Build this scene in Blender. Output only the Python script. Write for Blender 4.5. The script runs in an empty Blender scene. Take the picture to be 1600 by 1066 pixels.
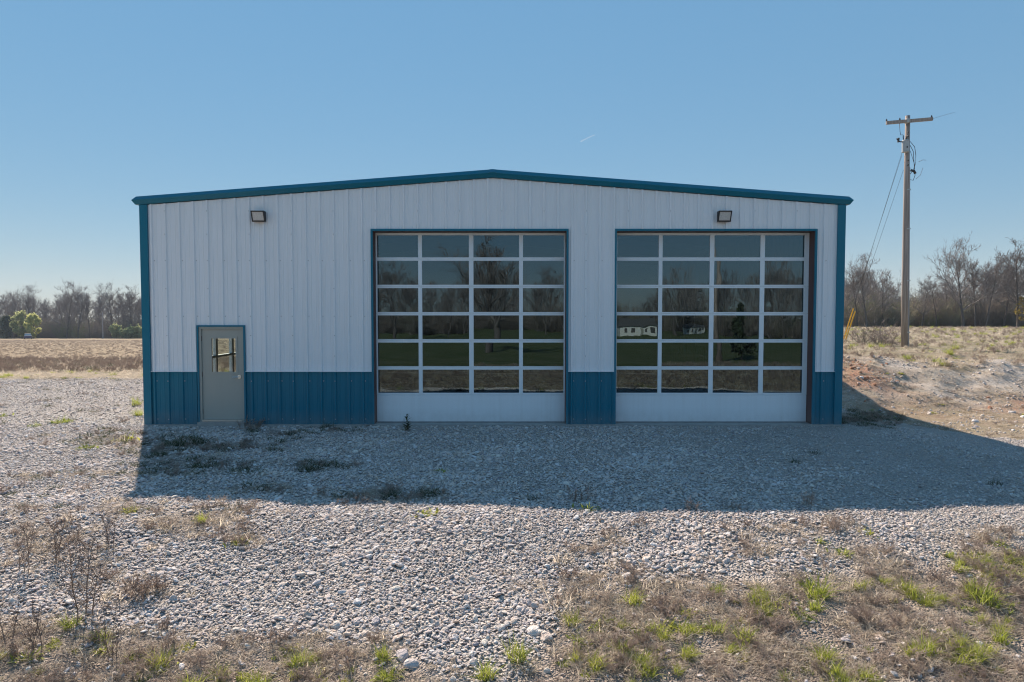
import bpy, bmesh, math, random
import numpy as np
from mathutils import Vector, Matrix

random.seed(7)
rng = np.random.default_rng(7)
scene = bpy.context.scene
COL = scene.collection
R = math.radians

# ------------------------------------------------------------------ camera, sky, sun, exposure
CZ = 2.53
PITCH = R(2.5)
F = 1067.0                                    # focal length in photograph pixels (1600 wide): 24 mm
cam_d = bpy.data.cameras.new('camera')
cam_d.sensor_width = 36.0
cam_d.lens = 36.0 * F / 1600.0
cam_d.clip_start = 0.1
cam_d.clip_end = 6000
cam = bpy.data.objects.new('camera', cam_d)
cam.location = (0, 0, CZ)
cam.rotation_euler = (R(90) - PITCH, 0, 0)
COL.objects.link(cam)
scene.camera = cam

SUN = Vector((-2.95, 5.75, 4.95)).normalized()  # towards the sun
elev = math.asin(SUN.z)
azim = math.atan2(SUN.x, SUN.y)
w = bpy.data.worlds.new('World')
scene.world = w
w.use_nodes = True
nt = w.node_tree
nt.nodes.clear()
sky = nt.nodes.new('ShaderNodeTexSky')
sky.sky_type = 'NISHITA'
sky.sun_disc = False
sky.sun_elevation = elev
sky.sun_rotation = azim
sky.altitude = 150
sky.air_density = 1.0
sky.dust_density = 0.0
sky.ozone_density = 8.0
bg = nt.nodes.new('ShaderNodeBackground')
bg.inputs['Strength'].default_value = 0.15
gam = nt.nodes.new('ShaderNodeGamma')            # evens out the glow round the sun over the whole dome
gam.inputs['Gamma'].default_value = 0.20
hsv = nt.nodes.new('ShaderNodeHueSaturation')
hsv.inputs['Saturation'].default_value = 2.68
hsv.inputs['Value'].default_value = 1.64
wo = nt.nodes.new('ShaderNodeOutputWorld')
nt.links.new(sky.outputs[0], gam.inputs[0])
nt.links.new(gam.outputs[0], hsv.inputs['Color'])
nt.links.new(hsv.outputs[0], bg.inputs[0])
nt.links.new(bg.outputs[0], wo.inputs[0])

sun_d = bpy.data.lights.new('sun', 'SUN')
sun_d.energy = 5.0
sun_d.angle = R(0.53)
sun_d.color = (1.0, 0.84, 0.69)
sun = bpy.data.objects.new('sun', sun_d)
sun.rotation_euler = SUN.to_track_quat('Z', 'Y').to_euler()
sun.location = (-40, 80, 60)
COL.objects.link(sun)

vs = scene.view_settings
scene.display_settings.display_device = 'sRGB'
vs.view_transform = 'Standard'
vs.look = 'None'
vs.exposure = 0.85
vs.gamma = 1.0
vs.use_curve_mapping = False
scene.cycles.max_bounces = 8
scene.cycles.transparent_max_bounces = 24
scene.cycles.use_denoising = True
scene.cycles.filter_width = 1.15

# ------------------------------------------------------------------ small maths helpers
cp, sp = math.cos(PITCH), math.sin(PITCH)


def ray(px, py):
    u = (px - 800) / F
    v = (533 - py) / F
    return np.array([u, cp + v * sp, -sp + v * cp])


def project(x, y, z):
    dy = y * cp - (z - CZ) * sp
    dz = y * sp + (z - CZ) * cp
    dy = np.maximum(dy, 0.05)
    return 800 + F * x / dy, 533 - F * dz / dy


def sstep(a, b, t):
    t = np.clip((np.asarray(t, float) - a) / (b - a), 0, 1)
    return t * t * (3 - 2 * t)


_ph = rng.uniform(0, 6.28, (40,))
_an = rng.uniform(0, 6.28, (40,))


def wob(x, y, wl, k):
    """smooth pseudo noise in -1..1 of wavelength wl"""
    s = 0
    for i in range(4):
        a = _an[(k * 5 + i) % 40]
        q = 2 * math.pi / (wl * (0.7 + 0.25 * i))
        s = s + np.sin(q * (x * math.cos(a) + y * math.sin(a)) + _ph[(k * 7 + i) % 40])
    return s / 2.6


def terrain(x, y):
    x = np.asarray(x, float)
    y = np.asarray(y, float)
    z = 0.022 * wob(x, y, 3.1, 1) * sstep(14, 10, y) + 0.012 * wob(x, y, 1.1, 2)
    near = sstep(15.8, 14.2, y) * 0 + 1
    # pad under the building stays flat
    pad = sstep(-10.5, -8.6, x) * sstep(9.6, 7.7, x) * sstep(13.2, 14.6, y) * sstep(36.5, 34.5, y)
    z = z * (1 - pad)
    # left: falls away beyond the gravel lot
    wl = sstep(3, -5, x)
    fall = np.where(y > 26, -0.030 * (y - 26), 0.0) - 0.12 * sstep(26, 34, y)
    fall = fall + 0.12 * sstep(29, 32, y) * wl * sstep(60, 40, y)
    z = z + wl * np.maximum(fall, -10)
    # right: bank of spoil, then a slightly higher field
    wr = sstep(7.6, 10.5, x) * sstep(0, 6, y)
    e = 18.7 + 0.4 * wob(x, y, 9, 3)
    b = 1.02 * sstep(e - 0.6, e + 5.2, y) - 0.26 * sstep(10.5, 13.5, y)
    lump = 0.10 * wob(x, y, 3.7, 4) + 0.06 * wob(x, y, 1.7, 5) + 0.035 * wob(x, y, 0.8, 6)
    b = b + lump * sstep(18, 20, y) * sstep(33, 25, y)
    b = b + 0.07 * np.exp(-((y - 22.6) / 1.3) ** 2) * (0.6 + 0.6 * wob(x, y, 4.5, 7))
    b = b + 0.32 * np.exp(-((x - 10.8) / 1.5) ** 2 - ((y - 22.4) / 1.8) ** 2)
    b = b - 0.02 * np.clip(y - 76, 0, 200)
    z = z + wr * b + 0.03 * wob(x, y, 6, 8) * wr * sstep(26, 30, y)
    # behind the camera the ground slopes down to a hay field
    t = np.clip(8.5 - y, 0, 4.3)
    z = z - 0.125 * t * np.clip(t / 0.8, 0, 1) ** 0.5
    z = z - 0.028 * np.clip(-2 - y, 0, 18) - 0.004 * np.clip(-20 - y, 0, 200)
    return z


def unproj(px, py):
    d = ray(px, py)
    z = 0.0
    for _ in range(30):
        t = (z - CZ) / d[2] if d[2] < -1e-4 else 200
        t = min(max(t, 0.5), 400)
        z = 0.5 * z + 0.5 * float(terrain(d[0] * t, d[1] * t))
    return np.array([d[0] * t, d[1] * t, float(terrain(d[0] * t, d[1] * t))])


# ------------------------------------------------------------------ object helpers
def tag(o, label=None, cat=None, group=None, kind=None):
    if label:
        o['label'] = label
    if cat:
        o['category'] = cat
    if group:
        o['group'] = group
    if kind:
        o['kind'] = kind
    return o


def mesh_np(name, V, F_, mats, smooth=False, midx=None):
    me = bpy.data.meshes.new(name)
    V = np.asarray(V, dtype=np.float32)
    if isinstance(F_, np.ndarray):
        n, k = F_.shape
        me.vertices.add(len(V))
        me.vertices.foreach_set('co', V.ravel())
        me.loops.add(n * k)
        me.loops.foreach_set('vertex_index', F_.astype(np.int32).ravel())
        me.polygons.add(n)
        me.polygons.foreach_set('loop_start', np.arange(0, n * k, k, dtype=np.int32))
        me.polygons.foreach_set('loop_total', np.full(n, k, dtype=np.int32))
        me.update(calc_edges=True)
    else:
        me.from_pydata([tuple(map(float, v)) for v in V], [], F_)
        me.update()
    for m in (mats if isinstance(mats, (list, tuple)) else [mats]):
        me.materials.append(m)
    if smooth:
        me.polygons.foreach_set('use_smooth', np.ones(len(me.polygons), dtype=bool))
    if midx is not None:
        me.polygons.foreach_set('material_index', np.asarray(midx, dtype=np.int32))
    return me


def link(name, me, parent=None, loc=(0, 0, 0), rot=(0, 0, 0), scale=(1, 1, 1)):
    o = bpy.data.objects.new(name, me)
    o.location = loc
    o.rotation_euler = rot
    o.scale = scale
    if parent is not None:
        o.parent = parent
    COL.objects.link(o)
    return o


class MB:
    """collects simple solids into one mesh"""

    def __init__(self):
        self.V, self.F, self.M = [], [], []

    def add(self, v, f, m=0):
        b = len(self.V)
        self.V += [tuple(p) for p in v]
        self.F += [tuple(i + b for i in q) for q in f]
        self.M += [m] * len(f)
        return self

    def box(self, x0, x1, y0, y1, z0, z1, m=0):
        v = [(x0, y0, z0), (x1, y0, z0), (x1, y1, z0), (x0, y1, z0),
             (x0, y0, z1), (x1, y0, z1), (x1, y1, z1), (x0, y1, z1)]
        f = [(0, 3, 2, 1), (4, 5, 6, 7), (0, 1, 5, 4), (1, 2, 6, 5), (2, 3, 7, 6), (3, 0, 4, 7)]
        return self.add(v, f, m)

    def tube(self, pts, r, n=8, m=0, cap=True, r1=None):
        pts = [Vector(p) for p in pts]
        k = len(pts)
        v, f = [], []
        up = Vector((0, 0, 1))
        for i, p in enumerate(pts):
            d = (pts[min(i + 1, k - 1)] - pts[max(i - 1, 0)]).normalized()
            s = d.cross(up)
            if s.length < 1e-3:
                s = d.cross(Vector((0, 1, 0)))
            s.normalize()
            t = s.cross(d)
            rr = r if r1 is None else r + (r1 - r) * i / (k - 1)
            for j in range(n):
                a = 2 * math.pi * j / n
                v.append(p + s * (rr * math.cos(a)) + t * (rr * math.sin(a)))
        for i in range(k - 1):
            for j in range(n):
                a, b = i * n + j, i * n + (j + 1) % n
                f.append((a, b, b + n, a + n))
        if cap:
            f.append(tuple(range(n - 1, -1, -1)))
            f.append(tuple((k - 1) * n + j for j in range(n)))
        return self.add(v, f, m)

    def build(self, name, mats, parent=None, off=(0, 0, 0), smooth=False, bevel=0.0, **kw):
        V = np.array(self.V) - np.array(off)
        me = mesh_np(name, V, self.F, mats, smooth, self.M)
        o = link(name, me, parent, **kw)
        if bevel:
            b = o.modifiers.new('bevel', 'BEVEL')
            b.width = bevel
            b.segments = 2
            b.limit_method = 'ANGLE'
        return o


# ------------------------------------------------------------------ materials
class Mat:
    def __init__(self, name, rough=0.6, metal=0.0, spec=0.5):
        self.m = bpy.data.materials.new(name)
        self.m.use_nodes = True
        self.nt = self.m.node_tree
        self.b = self.nt.nodes['Principled BSDF']
        self.out = self.nt.nodes['Material Output']
        self.b.inputs['Roughness'].default_value = rough
        self.b.inputs['Metallic'].default_value = metal
        self.b.inputs['Specular IOR Level'].default_value = spec

    def n(self, t, **kw):
        nd = self.nt.nodes.new('ShaderNode' + t)
        for k, v in kw.items():
            if k in nd.inputs:
                nd.inputs[k].default_value = v
            else:
                setattr(nd, k, v)
        return nd

    def l(self, a, b):
        self.nt.links.new(a, b)

    def pos(self, scale=(1, 1, 1)):
        g = self.n('NewGeometry')
        mp = self.n('Mapping')
        mp.inputs['Scale'].default_value = scale
        self.l(g.outputs['Position'], mp.inputs['Vector'])
        return mp.outputs[0]

    def objpos(self, scale=(1, 1, 1)):
        g = self.n('TexCoord')
        mp = self.n('Mapping')
        mp.inputs['Scale'].default_value = scale
        self.l(g.outputs['Object'], mp.inputs['Vector'])
        return mp.outputs[0]

    def noise(self, vec, scale, detail=4, rough=0.55, dist=0.0):
        nd = self.n('TexNoise')
        nd.inputs['Scale'].default_value = scale
        nd.inputs['Detail'].default_value = detail
        nd.inputs['Roughness'].default_value = rough
        nd.inputs['Distortion'].default_value = dist
        self.l(vec, nd.inputs['Vector'])
        return nd.outputs['Fac']

    def ramp(self, fac, stops, interp='LINEAR'):
        nd = self.n('ValToRGB')
        cr = nd.color_ramp
        cr.interpolation = interp
        while len(cr.elements) < len(stops):
            cr.elements.new(0.5)
        for e, (p, c) in zip(cr.elements, stops):
            e.position = p
            e.color = (*c, 1) if len(c) == 3 else c
        self.l(fac, nd.inputs[0])
        return nd.outputs[0]

    def mix(self, fac, a, b, mode='MIX'):
        nd = self.n('Mix')
        nd.data_type = 'RGBA'
        nd.blend_type = mode
        for s, v in ((nd.inputs[0], fac), (nd.inputs[6], a), (nd.inputs[7], b)):
            if isinstance(v, (int, float)):
                s.default_value = v
            elif isinstance(v, tuple):
                s.default_value = (*v, 1)
            else:
                self.l(v, s)
        return nd.outputs[2]

    def math(self, op, a, b=0.0, clamp=False):
        nd = self.n('Math')
        nd.operation = op
        nd.use_clamp = clamp
        for s, v in ((nd.inputs[0], a), (nd.inputs[1], b)):
            if isinstance(v, (int, float)):
                s.default_value = v
            else:
                self.l(v, s)
        return nd.outputs[0]

    def color(self, c):
        if isinstance(c, tuple):
            self.b.inputs['Base Color'].default_value = (*c, 1)
        else:
            self.l(c, self.b.inputs['Base Color'])
        return self

    def bump(self, h, strength=0.3, dist=0.02):
        nd = self.n('Bump')
        nd.inputs['Strength'].default_value = strength
        nd.inputs['Distance'].default_value = dist
        self.l(h, nd.inputs['Height'])
        self.l(nd.outputs[0], self.b.inputs['Normal'])
        return self

    def attr(self, name):
        nd = self.n('Attribute')
        nd.attribute_name = name
        return nd.outputs['Fac']

    def rnd(self):
        return self.n('ObjectInfo').outputs['Random']


def painted(name, col, dirt, rough, amt=0.25, oil=0.15, spec=0.5):
    M = Mat(name, rough, spec=spec)
    p = M.pos()
    n1 = M.noise(p, 0.9, 5)
    n2 = M.noise(M.pos((14, 14, 0.6)), 1.0, 4)
    c = M.mix(M.math('MULTIPLY', M.ramp(n2, [(0.45, (0, 0, 0)), (0.75, (1, 1, 1))]), amt), col, dirt)
    c = M.mix(M.math('MULTIPLY', M.ramp(n1, [(0.5, (0, 0, 0)), (0.8, (1, 1, 1))]), amt * 0.6), c, dirt)
    # splash dirt low on the wall
    z = M.n('SeparateXYZ')
    M.l(M.n('NewGeometry').outputs['Position'], z.inputs[0])
    low = M.math('SUBTRACT', 1.0, M.math('MULTIPLY', z.outputs['Z'], 2.6), True)
    low = M.math('MULTIPLY', low, M.math('MULTIPLY', M.noise(p, 7, 5), 0.55))
    c = M.mix(low, c, (0.27, 0.24, 0.21))
    M.color(c)
    M.bump(M.noise(M.pos((1.6, 1.6, 0.5)), 1.3, 2), oil, 0.02)
    return M.m


WHITE = painted('white_steel', (0.80, 0.82, 0.86), (0.64, 0.63, 0.61), 0.38, 0.18, 0.10)
BLUE = painted('blue_steel', (0.0005, 0.150, 0.232), (0.003, 0.14, 0.21), 0.38, 0.25, 0.10, 0.3)
DOORWHITE = painted('white_aluminium', (0.77, 0.82, 0.87), (0.55, 0.55, 0.55), 0.35, 0.15, 0.04)
GREYDOOR = painted('grey_door_paint', (0.36, 0.365, 0.33), (0.31, 0.30, 0.27), 0.45, 0.2, 0.04)
PRIMER = painted('red_primer_steel', (0.115, 0.050, 0.045), (0.10, 0.06, 0.05), 0.6, 0.3, 0.02)
INNER = painted('inner_liner', (0.45, 0.45, 0.45), (0.4, 0.4, 0.39), 0.6, 0.1, 0.0)

M = Mat('concrete', 0.85)
M.color(M.ramp(M.noise(M.pos(), 6, 6), [(0.3, (0.27, 0.26, 0.25)), (0.7, (0.38, 0.37, 0.35))]))
M.bump(M.noise(M.pos(), 40, 4), 0.3, 0.01)
CONCRETE = M.m


def glass(name, tint, ior, coat=(1, 1, 1)):
    M = Mat(name)
    M.nt.nodes.remove(M.b)
    fr = M.n('Fresnel')
    fr.inputs['IOR'].default_value = ior
    bp = M.n('Bump')
    bp.inputs['Strength'].default_value = 0.022
    bp.inputs['Distance'].default_value = 0.05
    M.l(M.noise(M.pos((1, 1, 1)), 1.7, 2), bp.inputs['Height'])
    gl = M.n('BsdfGlossy')
    gl.inputs['Roughness'].default_value = 0.0
    M.l(bp.outputs[0], gl.inputs['Normal'])
    tr = M.n('BsdfTransparent')
    tr.inputs['Color'].default_value = (*tint, 1)
    gl.inputs['Color'].default_value = (*coat, 1)
    geo = M.n('NewGeometry')                      # a thin pane mirrors once, on the side it is seen from
    fac = M.math('MULTIPLY', fr.outputs[0], M.math('SUBTRACT', 1.0, geo.outputs['Backfacing']))
    mx = M.n('MixShader')
    M.l(fac, mx.inputs[0])
    M.l(tr.outputs[0], mx.inputs[1])
    M.l(gl.outputs[0], mx.inputs[2])
    M.l(mx.outputs[0], M.out.inputs[0])
    return M.m


GLASS = glass('tinted_door_glass', (0.22, 0.26, 0.29), 2.15, (0.62, 0.87, 1.0))
CLEAR = glass('clear_glass', (0.86, 0.89, 0.88), 1.5)

M = Mat('black_housing', 0.45)
M.color((0.012, 0.014, 0.018))
BLACK = M.m
M = Mat('frosted_lens', 0.3)
M.color(M.ramp(M.noise(M.pos((60, 60, 60)), 1, 2), [(0.4, (0.5, 0.5, 0.5)), (0.6, (0.62, 0.62, 0.61))]))
LENS = M.m
M = Mat('brushed_steel', 0.3, 1.0)
M.color((0.72, 0.71, 0.69))
STEEL = M.m
M = Mat('galvanised', 0.45, 0.8)
M.color(M.ramp(M.noise(M.pos((8, 8, 8)), 1, 3), [(0.3, (0.42, 0.43, 0.44)), (0.7, (0.55, 0.56, 0.57))]))
GALV = M.m
M = Mat('screw_head', 0.4, 0.3)
M.color((0.45, 0.46, 0.48))
SCREW = M.m


def rocky(name, cols, scale=5.0):
    M = Mat(name, 0.85, spec=0.3)
    r = M.rnd()
    c = M.ramp(r, [(i / (len(cols) - 1), k) for i, k in enumerate(cols)])
    n = M.noise(M.objpos(), scale, 5)
    c = M.mix(0.5, c, M.ramp(n, [(0.3, (0.30, 0.28, 0.26)), (0.7, (0.78, 0.74, 0.70))]), 'OVERLAY')
    M.color(c)
    M.bump(n, 0.5, 0.15)
    return M.m


STONE = rocky('gravel_stone', [(0.55, 0.48, 0.45), (0.68, 0.60, 0.57), (0.44, 0.44, 0.45), (0.62, 0.57, 0.55),
                               (0.73, 0.68, 0.62), (0.34, 0.33, 0.38), (0.68, 0.60, 0.55), (0.55, 0.46, 0.40),
                               (0.65, 0.62, 0.63), (0.73, 0.72, 0.72)], 1.6)
CLAYM = rocky('clay_clod', [(0.38, 0.20, 0.13), (0.52, 0.29, 0.19), (0.44, 0.26, 0.18), (0.58, 0.38, 0.27)], 2)


def leafy(name, cols, trans=0.45, vary=0.0):
    M = Mat(name, 0.75, spec=0.2)
    c = M.ramp(M.rnd(), [(i / max(1, len(cols) - 1), k) for i, k in enumerate(cols)])
    n = M.noise(M.pos(), 23, 3)
    c = M.mix(0.35, c, M.ramp(n, [(0.3, (0.25, 0.25, 0.25)), (0.7, (0.85, 0.85, 0.85))]), 'OVERLAY')
    M.color(c)
    t = M.n('BsdfTranslucent')
    M.l(c, t.inputs['Color'])
    mx = M.n('MixShader')
    mx.inputs[0].default_value = trans
    M.l(M.b.outputs[0], mx.inputs[1])
    M.l(t.outputs[0], mx.inputs[2])
    M.l(mx.outputs[0], M.out.inputs[0])
    return M.m


DRY = leafy('dry_grass_blade', [(0.58, 0.51, 0.42), (0.50, 0.44, 0.36), (0.64, 0.57, 0.47), (0.54, 0.47, 0.40), (0.68, 0.61, 0.50)], 0.62)
STALKM = leafy('dead_stalk', [(0.25, 0.19, 0.16), (0.20, 0.15, 0.13), (0.31, 0.24, 0.20)], 0.15)
DRYG = leafy('grey_dry_weed', [(0.52, 0.44, 0.39), (0.42, 0.35, 0.31), (0.58, 0.50, 0.44)], 0.6)
STRAW = leafy('straw', [(0.62, 0.54, 0.42), (0.54, 0.45, 0.34), (0.66, 0.58, 0.47)], 0.5)
GREEN = leafy('spring_grass_blade', [(0.31, 0.36, 0.065), (0.40, 0.43, 0.085), (0.26, 0.31, 0.065)], 0.58)
GREEN2 = leafy('broad_weed_leaf', [(0.31, 0.36, 0.09), (0.44, 0.44, 0.10), (0.25, 0.30, 0.09)], 0.58)
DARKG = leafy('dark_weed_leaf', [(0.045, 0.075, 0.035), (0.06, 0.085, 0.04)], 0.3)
LEAFY = leafy('tree_leaf_green', [(0.32, 0.36, 0.18), (0.42, 0.44, 0.22)], 0.6)
LEAFY2 = leafy('tree_leaf_bright', [(0.42, 0.45, 0.18), (0.50, 0.51, 0.22)], 0.62)
YLEAF = leafy('yellow_bud_leaf', [(0.35, 0.27, 0.06), (0.28, 0.22, 0.07)], 0.5)
CEDAR = leafy('cedar_foliage', [(0.06, 0.085, 0.05), (0.085, 0.11, 0.06)], 0.25)

M = Mat('bark', 0.9, spec=0.2)
M.color(M.mix(0.5, M.ramp(M.rnd(), [(0, (0.095, 0.083, 0.08)), (0.5, (0.13, 0.113, 0.107)), (1, (0.17, 0.15, 0.143))]),
              M.ramp(M.noise(M.pos((5, 5, 1.2)), 3, 4), [(0.3, (0.07, 0.06, 0.055)), (0.7, (0.17, 0.15, 0.14))])))
BARK = M.m
M = Mat('twig_bark', 0.9, spec=0.2)
M.color(M.ramp(M.rnd(), [(0, (0.18, 0.158, 0.15)), (0.5, (0.24, 0.213, 0.205)), (1, (0.30, 0.27, 0.26))]))
TWIG = M.m
M = Mat('brush_twig', 0.9, spec=0.2)
M.color(M.ramp(M.rnd(), [(0, (0.22, 0.185, 0.17)), (0.35, (0.30, 0.25, 0.225)), (0.7, (0.25, 0.23, 0.20)), (0.85, (0.22, 0.25, 0.13)), (1, (0.38, 0.32, 0.275))]))
BRUSH = M.m

M = Mat('weathered_pole', 0.9, spec=0.2)
v = M.pos((26, 26, 0.7))
M.color(M.ramp(M.noise(v, 1, 5), [(0.28, (0.16, 0.13, 0.12)), (0.5, (0.33, 0.28, 0.255)), (0.75, (0.46, 0.40, 0.37))]))
M.bump(M.noise(v, 1, 5), 0.6, 0.02)
POLE = M.m
M = Mat('black_cable', 0.6)
M.color((0.02, 0.02, 0.025))
CABLE = M.m
M = Mat('grey_cable', 0.6)
M.color((0.10, 0.11, 0.13))
WIRE = M.m
M = Mat('yellow_plastic', 0.5)
M.color(M.ramp(M.noise(M.pos(), 9, 3), [(0.3, (0.70, 0.40, 0.03)), (0.7, (0.80, 0.50, 0.05))]))
YELLOW = M.m
M = Mat('transformer_grey', 0.5)
M.color(M.ramp(M.noise(M.pos(), 5, 3), [(0.3, (0.33, 0.36, 0.38)), (0.7, (0.42, 0.45, 0.47))]))
TGREY = M.m
M = Mat('conduit_grey', 0.5)
M.color((0.33, 0.31, 0.32))
COND = M.m
M = Mat('car_paint_blue', 0.25)
M.color((0.012, 0.03, 0.12))
CARB = M.m
M = Mat('car_window', 0.1)
M.color((0.35, 0.40, 0.42))
CARW = M.m
M = Mat('tyre_rubber', 0.8)
M.color((0.02, 0.02, 0.02))
TYRE = M.m
M = Mat('house_siding', 0.7)
M.color(M.ramp(M.noise(M.pos((1, 1, 9)), 2, 2), [(0.3, (0.68, 0.67, 0.64)), (0.7, (0.76, 0.75, 0.73))]))
HSIDE = M.m
M = Mat('house_shingle', 0.9)
M.color(M.ramp(M.noise(M.pos(), 6, 3), [(0.3, (0.06, 0.06, 0.06)), (0.7, (0.11, 0.105, 0.10))]))
HROOF = M.m
M = Mat('asphalt_pale', 0.9)
M.color(M.ramp(M.noise(M.pos(), 3, 4), [(0.3, (0.30, 0.29, 0.28)), (0.7, (0.40, 0.39, 0.37))]))
ROAD = M.m

# ground
M = Mat('ground', 0.95, spec=0.15)
p = M.pos()
n_big = M.noise(p, 0.35, 5)
n_mid = M.noise(p, 2.3, 5, 0.65)
n_fine = M.noise(p, 22, 5, 0.7)
soil = M.ramp(n_mid, [(0.25, (0.20, 0.165, 0.13)), (0.5, (0.31, 0.26, 0.205)), (0.75, (0.40, 0.34, 0.27))])
soil = M.mix(0.6, soil, M.ramp(n_fine, [(0.25, (0.22, 0.2, 0.18)), (0.75, (0.8, 0.78, 0.75))]), 'OVERLAY')
gn = M.mix(n_fine, (0.09, 0.12, 0.03), (0.20, 0.23, 0.07))
gfac = M.math('MULTIPLY', M.attr('green'), M.ramp(M.noise(p, 1.4, 5, 0.7), [(0.38, (0, 0, 0)), (0.6, (1, 1, 1))]))
c = M.mix(gfac, soil, gn)
c = M.mix(M.math('MULTIPLY', M.attr('lawn'), M.ramp(M.noise(p, 0.5, 4), [(0.3, (0.7, 0.7, 0.7)), (0.6, (1, 1, 1))])), c, M.mix(n_mid, (0.045, 0.065, 0.02), (0.10, 0.12, 0.045)))
brn = M.ramp(n_mid, [(0.3, (0.195, 0.15, 0.10)), (0.7, (0.30, 0.24, 0.16))])
brn = M.mix(0.5, brn, M.ramp(n_fine, [(0.25, (0.25, 0.22, 0.2)), (0.75, (0.8, 0.78, 0.75))]), 'OVERLAY')
c = M.mix(M.attr('brown'), c, brn)
clay = M.ramp(n_fine, [(0.3, (0.38, 0.19, 0.12)), (0.7, (0.58, 0.36, 0.26))])
cf = M.math('MULTIPLY', M.attr('clay'), M.ramp(M.noise(p, 1.9, 5, 0.7), [(0.35, (0, 0, 0)), (0.55, (1, 1, 1))]))
c = M.mix(cf, c, clay)
vo = M.n('TexVoronoi')
vo.inputs['Scale'].default_value = 13
M.l(p, vo.inputs['Vector'])
grv = M.ramp(vo.outputs['Color'], [(0.1, (0.44, 0.395, 0.355)), (0.5, (0.58, 0.52, 0.465)), (0.9, (0.68, 0.62, 0.56))])
grv = M.mix(0.5, grv, M.ramp(n_fine, [(0.25, (0.22, 0.2, 0.18)), (0.75, (0.8, 0.78, 0.75))]), 'OVERLAY')
c = M.mix(M.attr('spoil'), c, grv)
M.color(c)
M.bump(M.math('ADD', n_fine, n_mid), 0.9, 0.06)
GROUND = M.m

M = Mat('gravel_bed', 0.95, spec=0.15)
p = M.pos()
vo = M.n('TexVoronoi')
vo.inputs['Scale'].default_value = 30
M.l(p, vo.inputs['Vector'])
vd = M.n('TexVoronoi')
vd.feature = 'DISTANCE_TO_EDGE'
vd.inputs['Scale'].default_value = 30
M.l(p, vd.inputs['Vector'])
n_f = M.noise(p, 30, 5, 0.7)
sep = M.n('SeparateColor')
M.l(vo.outputs['Color'], sep.inputs[0])
g1 = M.ramp(sep.outputs[0], [(0.0, (0.41, 0.40, 0.41)), (0.4, (0.58, 0.56, 0.545)), (0.8, (0.65, 0.62, 0.60)), (1, (0.70, 0.68, 0.67))])
g1 = M.mix(0.4, g1, M.ramp(n_f, [(0.25, (0.25, 0.23, 0.21)), (0.75, (0.8, 0.78, 0.75))]), 'OVERLAY')
fine = M.ramp(n_f, [(0.3, (0.34, 0.31, 0.28)), (0.7, (0.52, 0.475, 0.43))])
c = M.mix(M.math('MULTIPLY', M.noise(p, 0.8, 5, 0.7), 0.7), g1, fine)
c = M.mix(M.math('MULTIPLY', M.attr('weedy'), 0.8), c, M.ramp(n_f, [(0.3, (0.24, 0.19, 0.16)), (0.7, (0.42, 0.345, 0.285))]))
M.color(c)
M.bump(M.math('ADD', M.math('MULTIPLY', vd.outputs['Distance'], 1.8), M.math('MULTIPLY', n_f, 0.25)), 1.0, 0.05)
BED = M.m

# ------------------------------------------------------------------ weediness as seen across the lot (0..1)
BLOBS = [(55, 845, 80, 45, .55), (150, 880, 60, 60, .35), (310, 812, 90, 20, .75), (190, 800, 80, 14, .4), (225, 925, 60, 18, .6), (385, 842, 28, 12, .7),
         (940, 925, 85, 38, .9), (890, 868, 30, 14, .6), (940, 850, 50, 18, .45), (1190, 845, 80, 24, .6), (1280, 825, 60, 16, .5),
         (1330, 870, 70, 25, .6), (1540, 850, 90, 22, .7), (1490, 830, 40, 8, .4), (285, 693, 55, 7, .8), (260, 712, 50, 9, .7), (345, 700, 45, 8, .7),
         (390, 697, 40, 6, .55), (440, 678, 60, 5, .4), (300, 728, 90, 9, .6), (250, 740, 60, 9, .5), (485, 730, 45, 7, .8), (370, 738, 55, 6, .5),
         (610, 775, 75, 7, .75), (570, 780, 40, 4, .5), (390, 765, 60, 5, .4), (170, 690, 60, 14, .5), (150, 740, 60, 8, .3), (50, 745, 40, 6, .3),
         (530, 672, 40, 4, .4), (1340, 655, 50, 10, .8), (205, 700, 30, 14, .5)]


def weedy(px, py):
    wv = np.zeros_like(px, dtype=float)
    for cx, cy, rx, ry, a in BLOBS:
        wv = np.maximum(wv, a * np.exp(-((px - cx) / rx) ** 2 - ((py - cy) / ry) ** 2))
    yc = np.interp(px, [-200, 0, 200, 350, 500, 620, 700, 800, 835, 870, 930, 1000, 1200, 1400, 1600, 1900],
                   [940, 962, 990, 1000, 992, 1010, 1062, 1075, 1030, 955, 912, 900, 900, 872, 838, 800])
    wv = np.maximum(wv, sstep(-28, 40, py - yc))
    return wv


LOT_FAR = 25.6


def in_lot(x, y):
    """1 inside the gravel lot"""
    far = LOT_FAR + 0.7 * wob(x, y, 5, 9)
    left = sstep(far + 0.4, far - 0.4, y) * sstep(9.5, 8.5, x)
    edge = np.interp(x, [7.0, 8.2, 9.2, 11, 14, 20, 40], [18.3, 17.6, 16.4, 14.6, 14.4, 15.2, 17]) + 0.35 * wob(x, y, 3, 10)
    right = sstep(edge + 0.3, edge - 0.3, y) * sstep(7.5, 8.5, x)
    m = np.maximum(left, right)
    return m * sstep(4.2, 4.9, y)


# ------------------------------------------------------------------ ground sheets
def axis(lo, hi, step, far, grow=1.22):
    a = list(np.arange(lo, hi + 1e-6, step))
    s, v = step, lo
    left = []
    while v > -far:
        s *= grow
        v -= s
        left.append(v)
    s, v = step, hi
    right = []
    while v < far:
        s *= grow
        v += s
        right.append(v)
    return np.array(left[::-1] + a + right)


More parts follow.
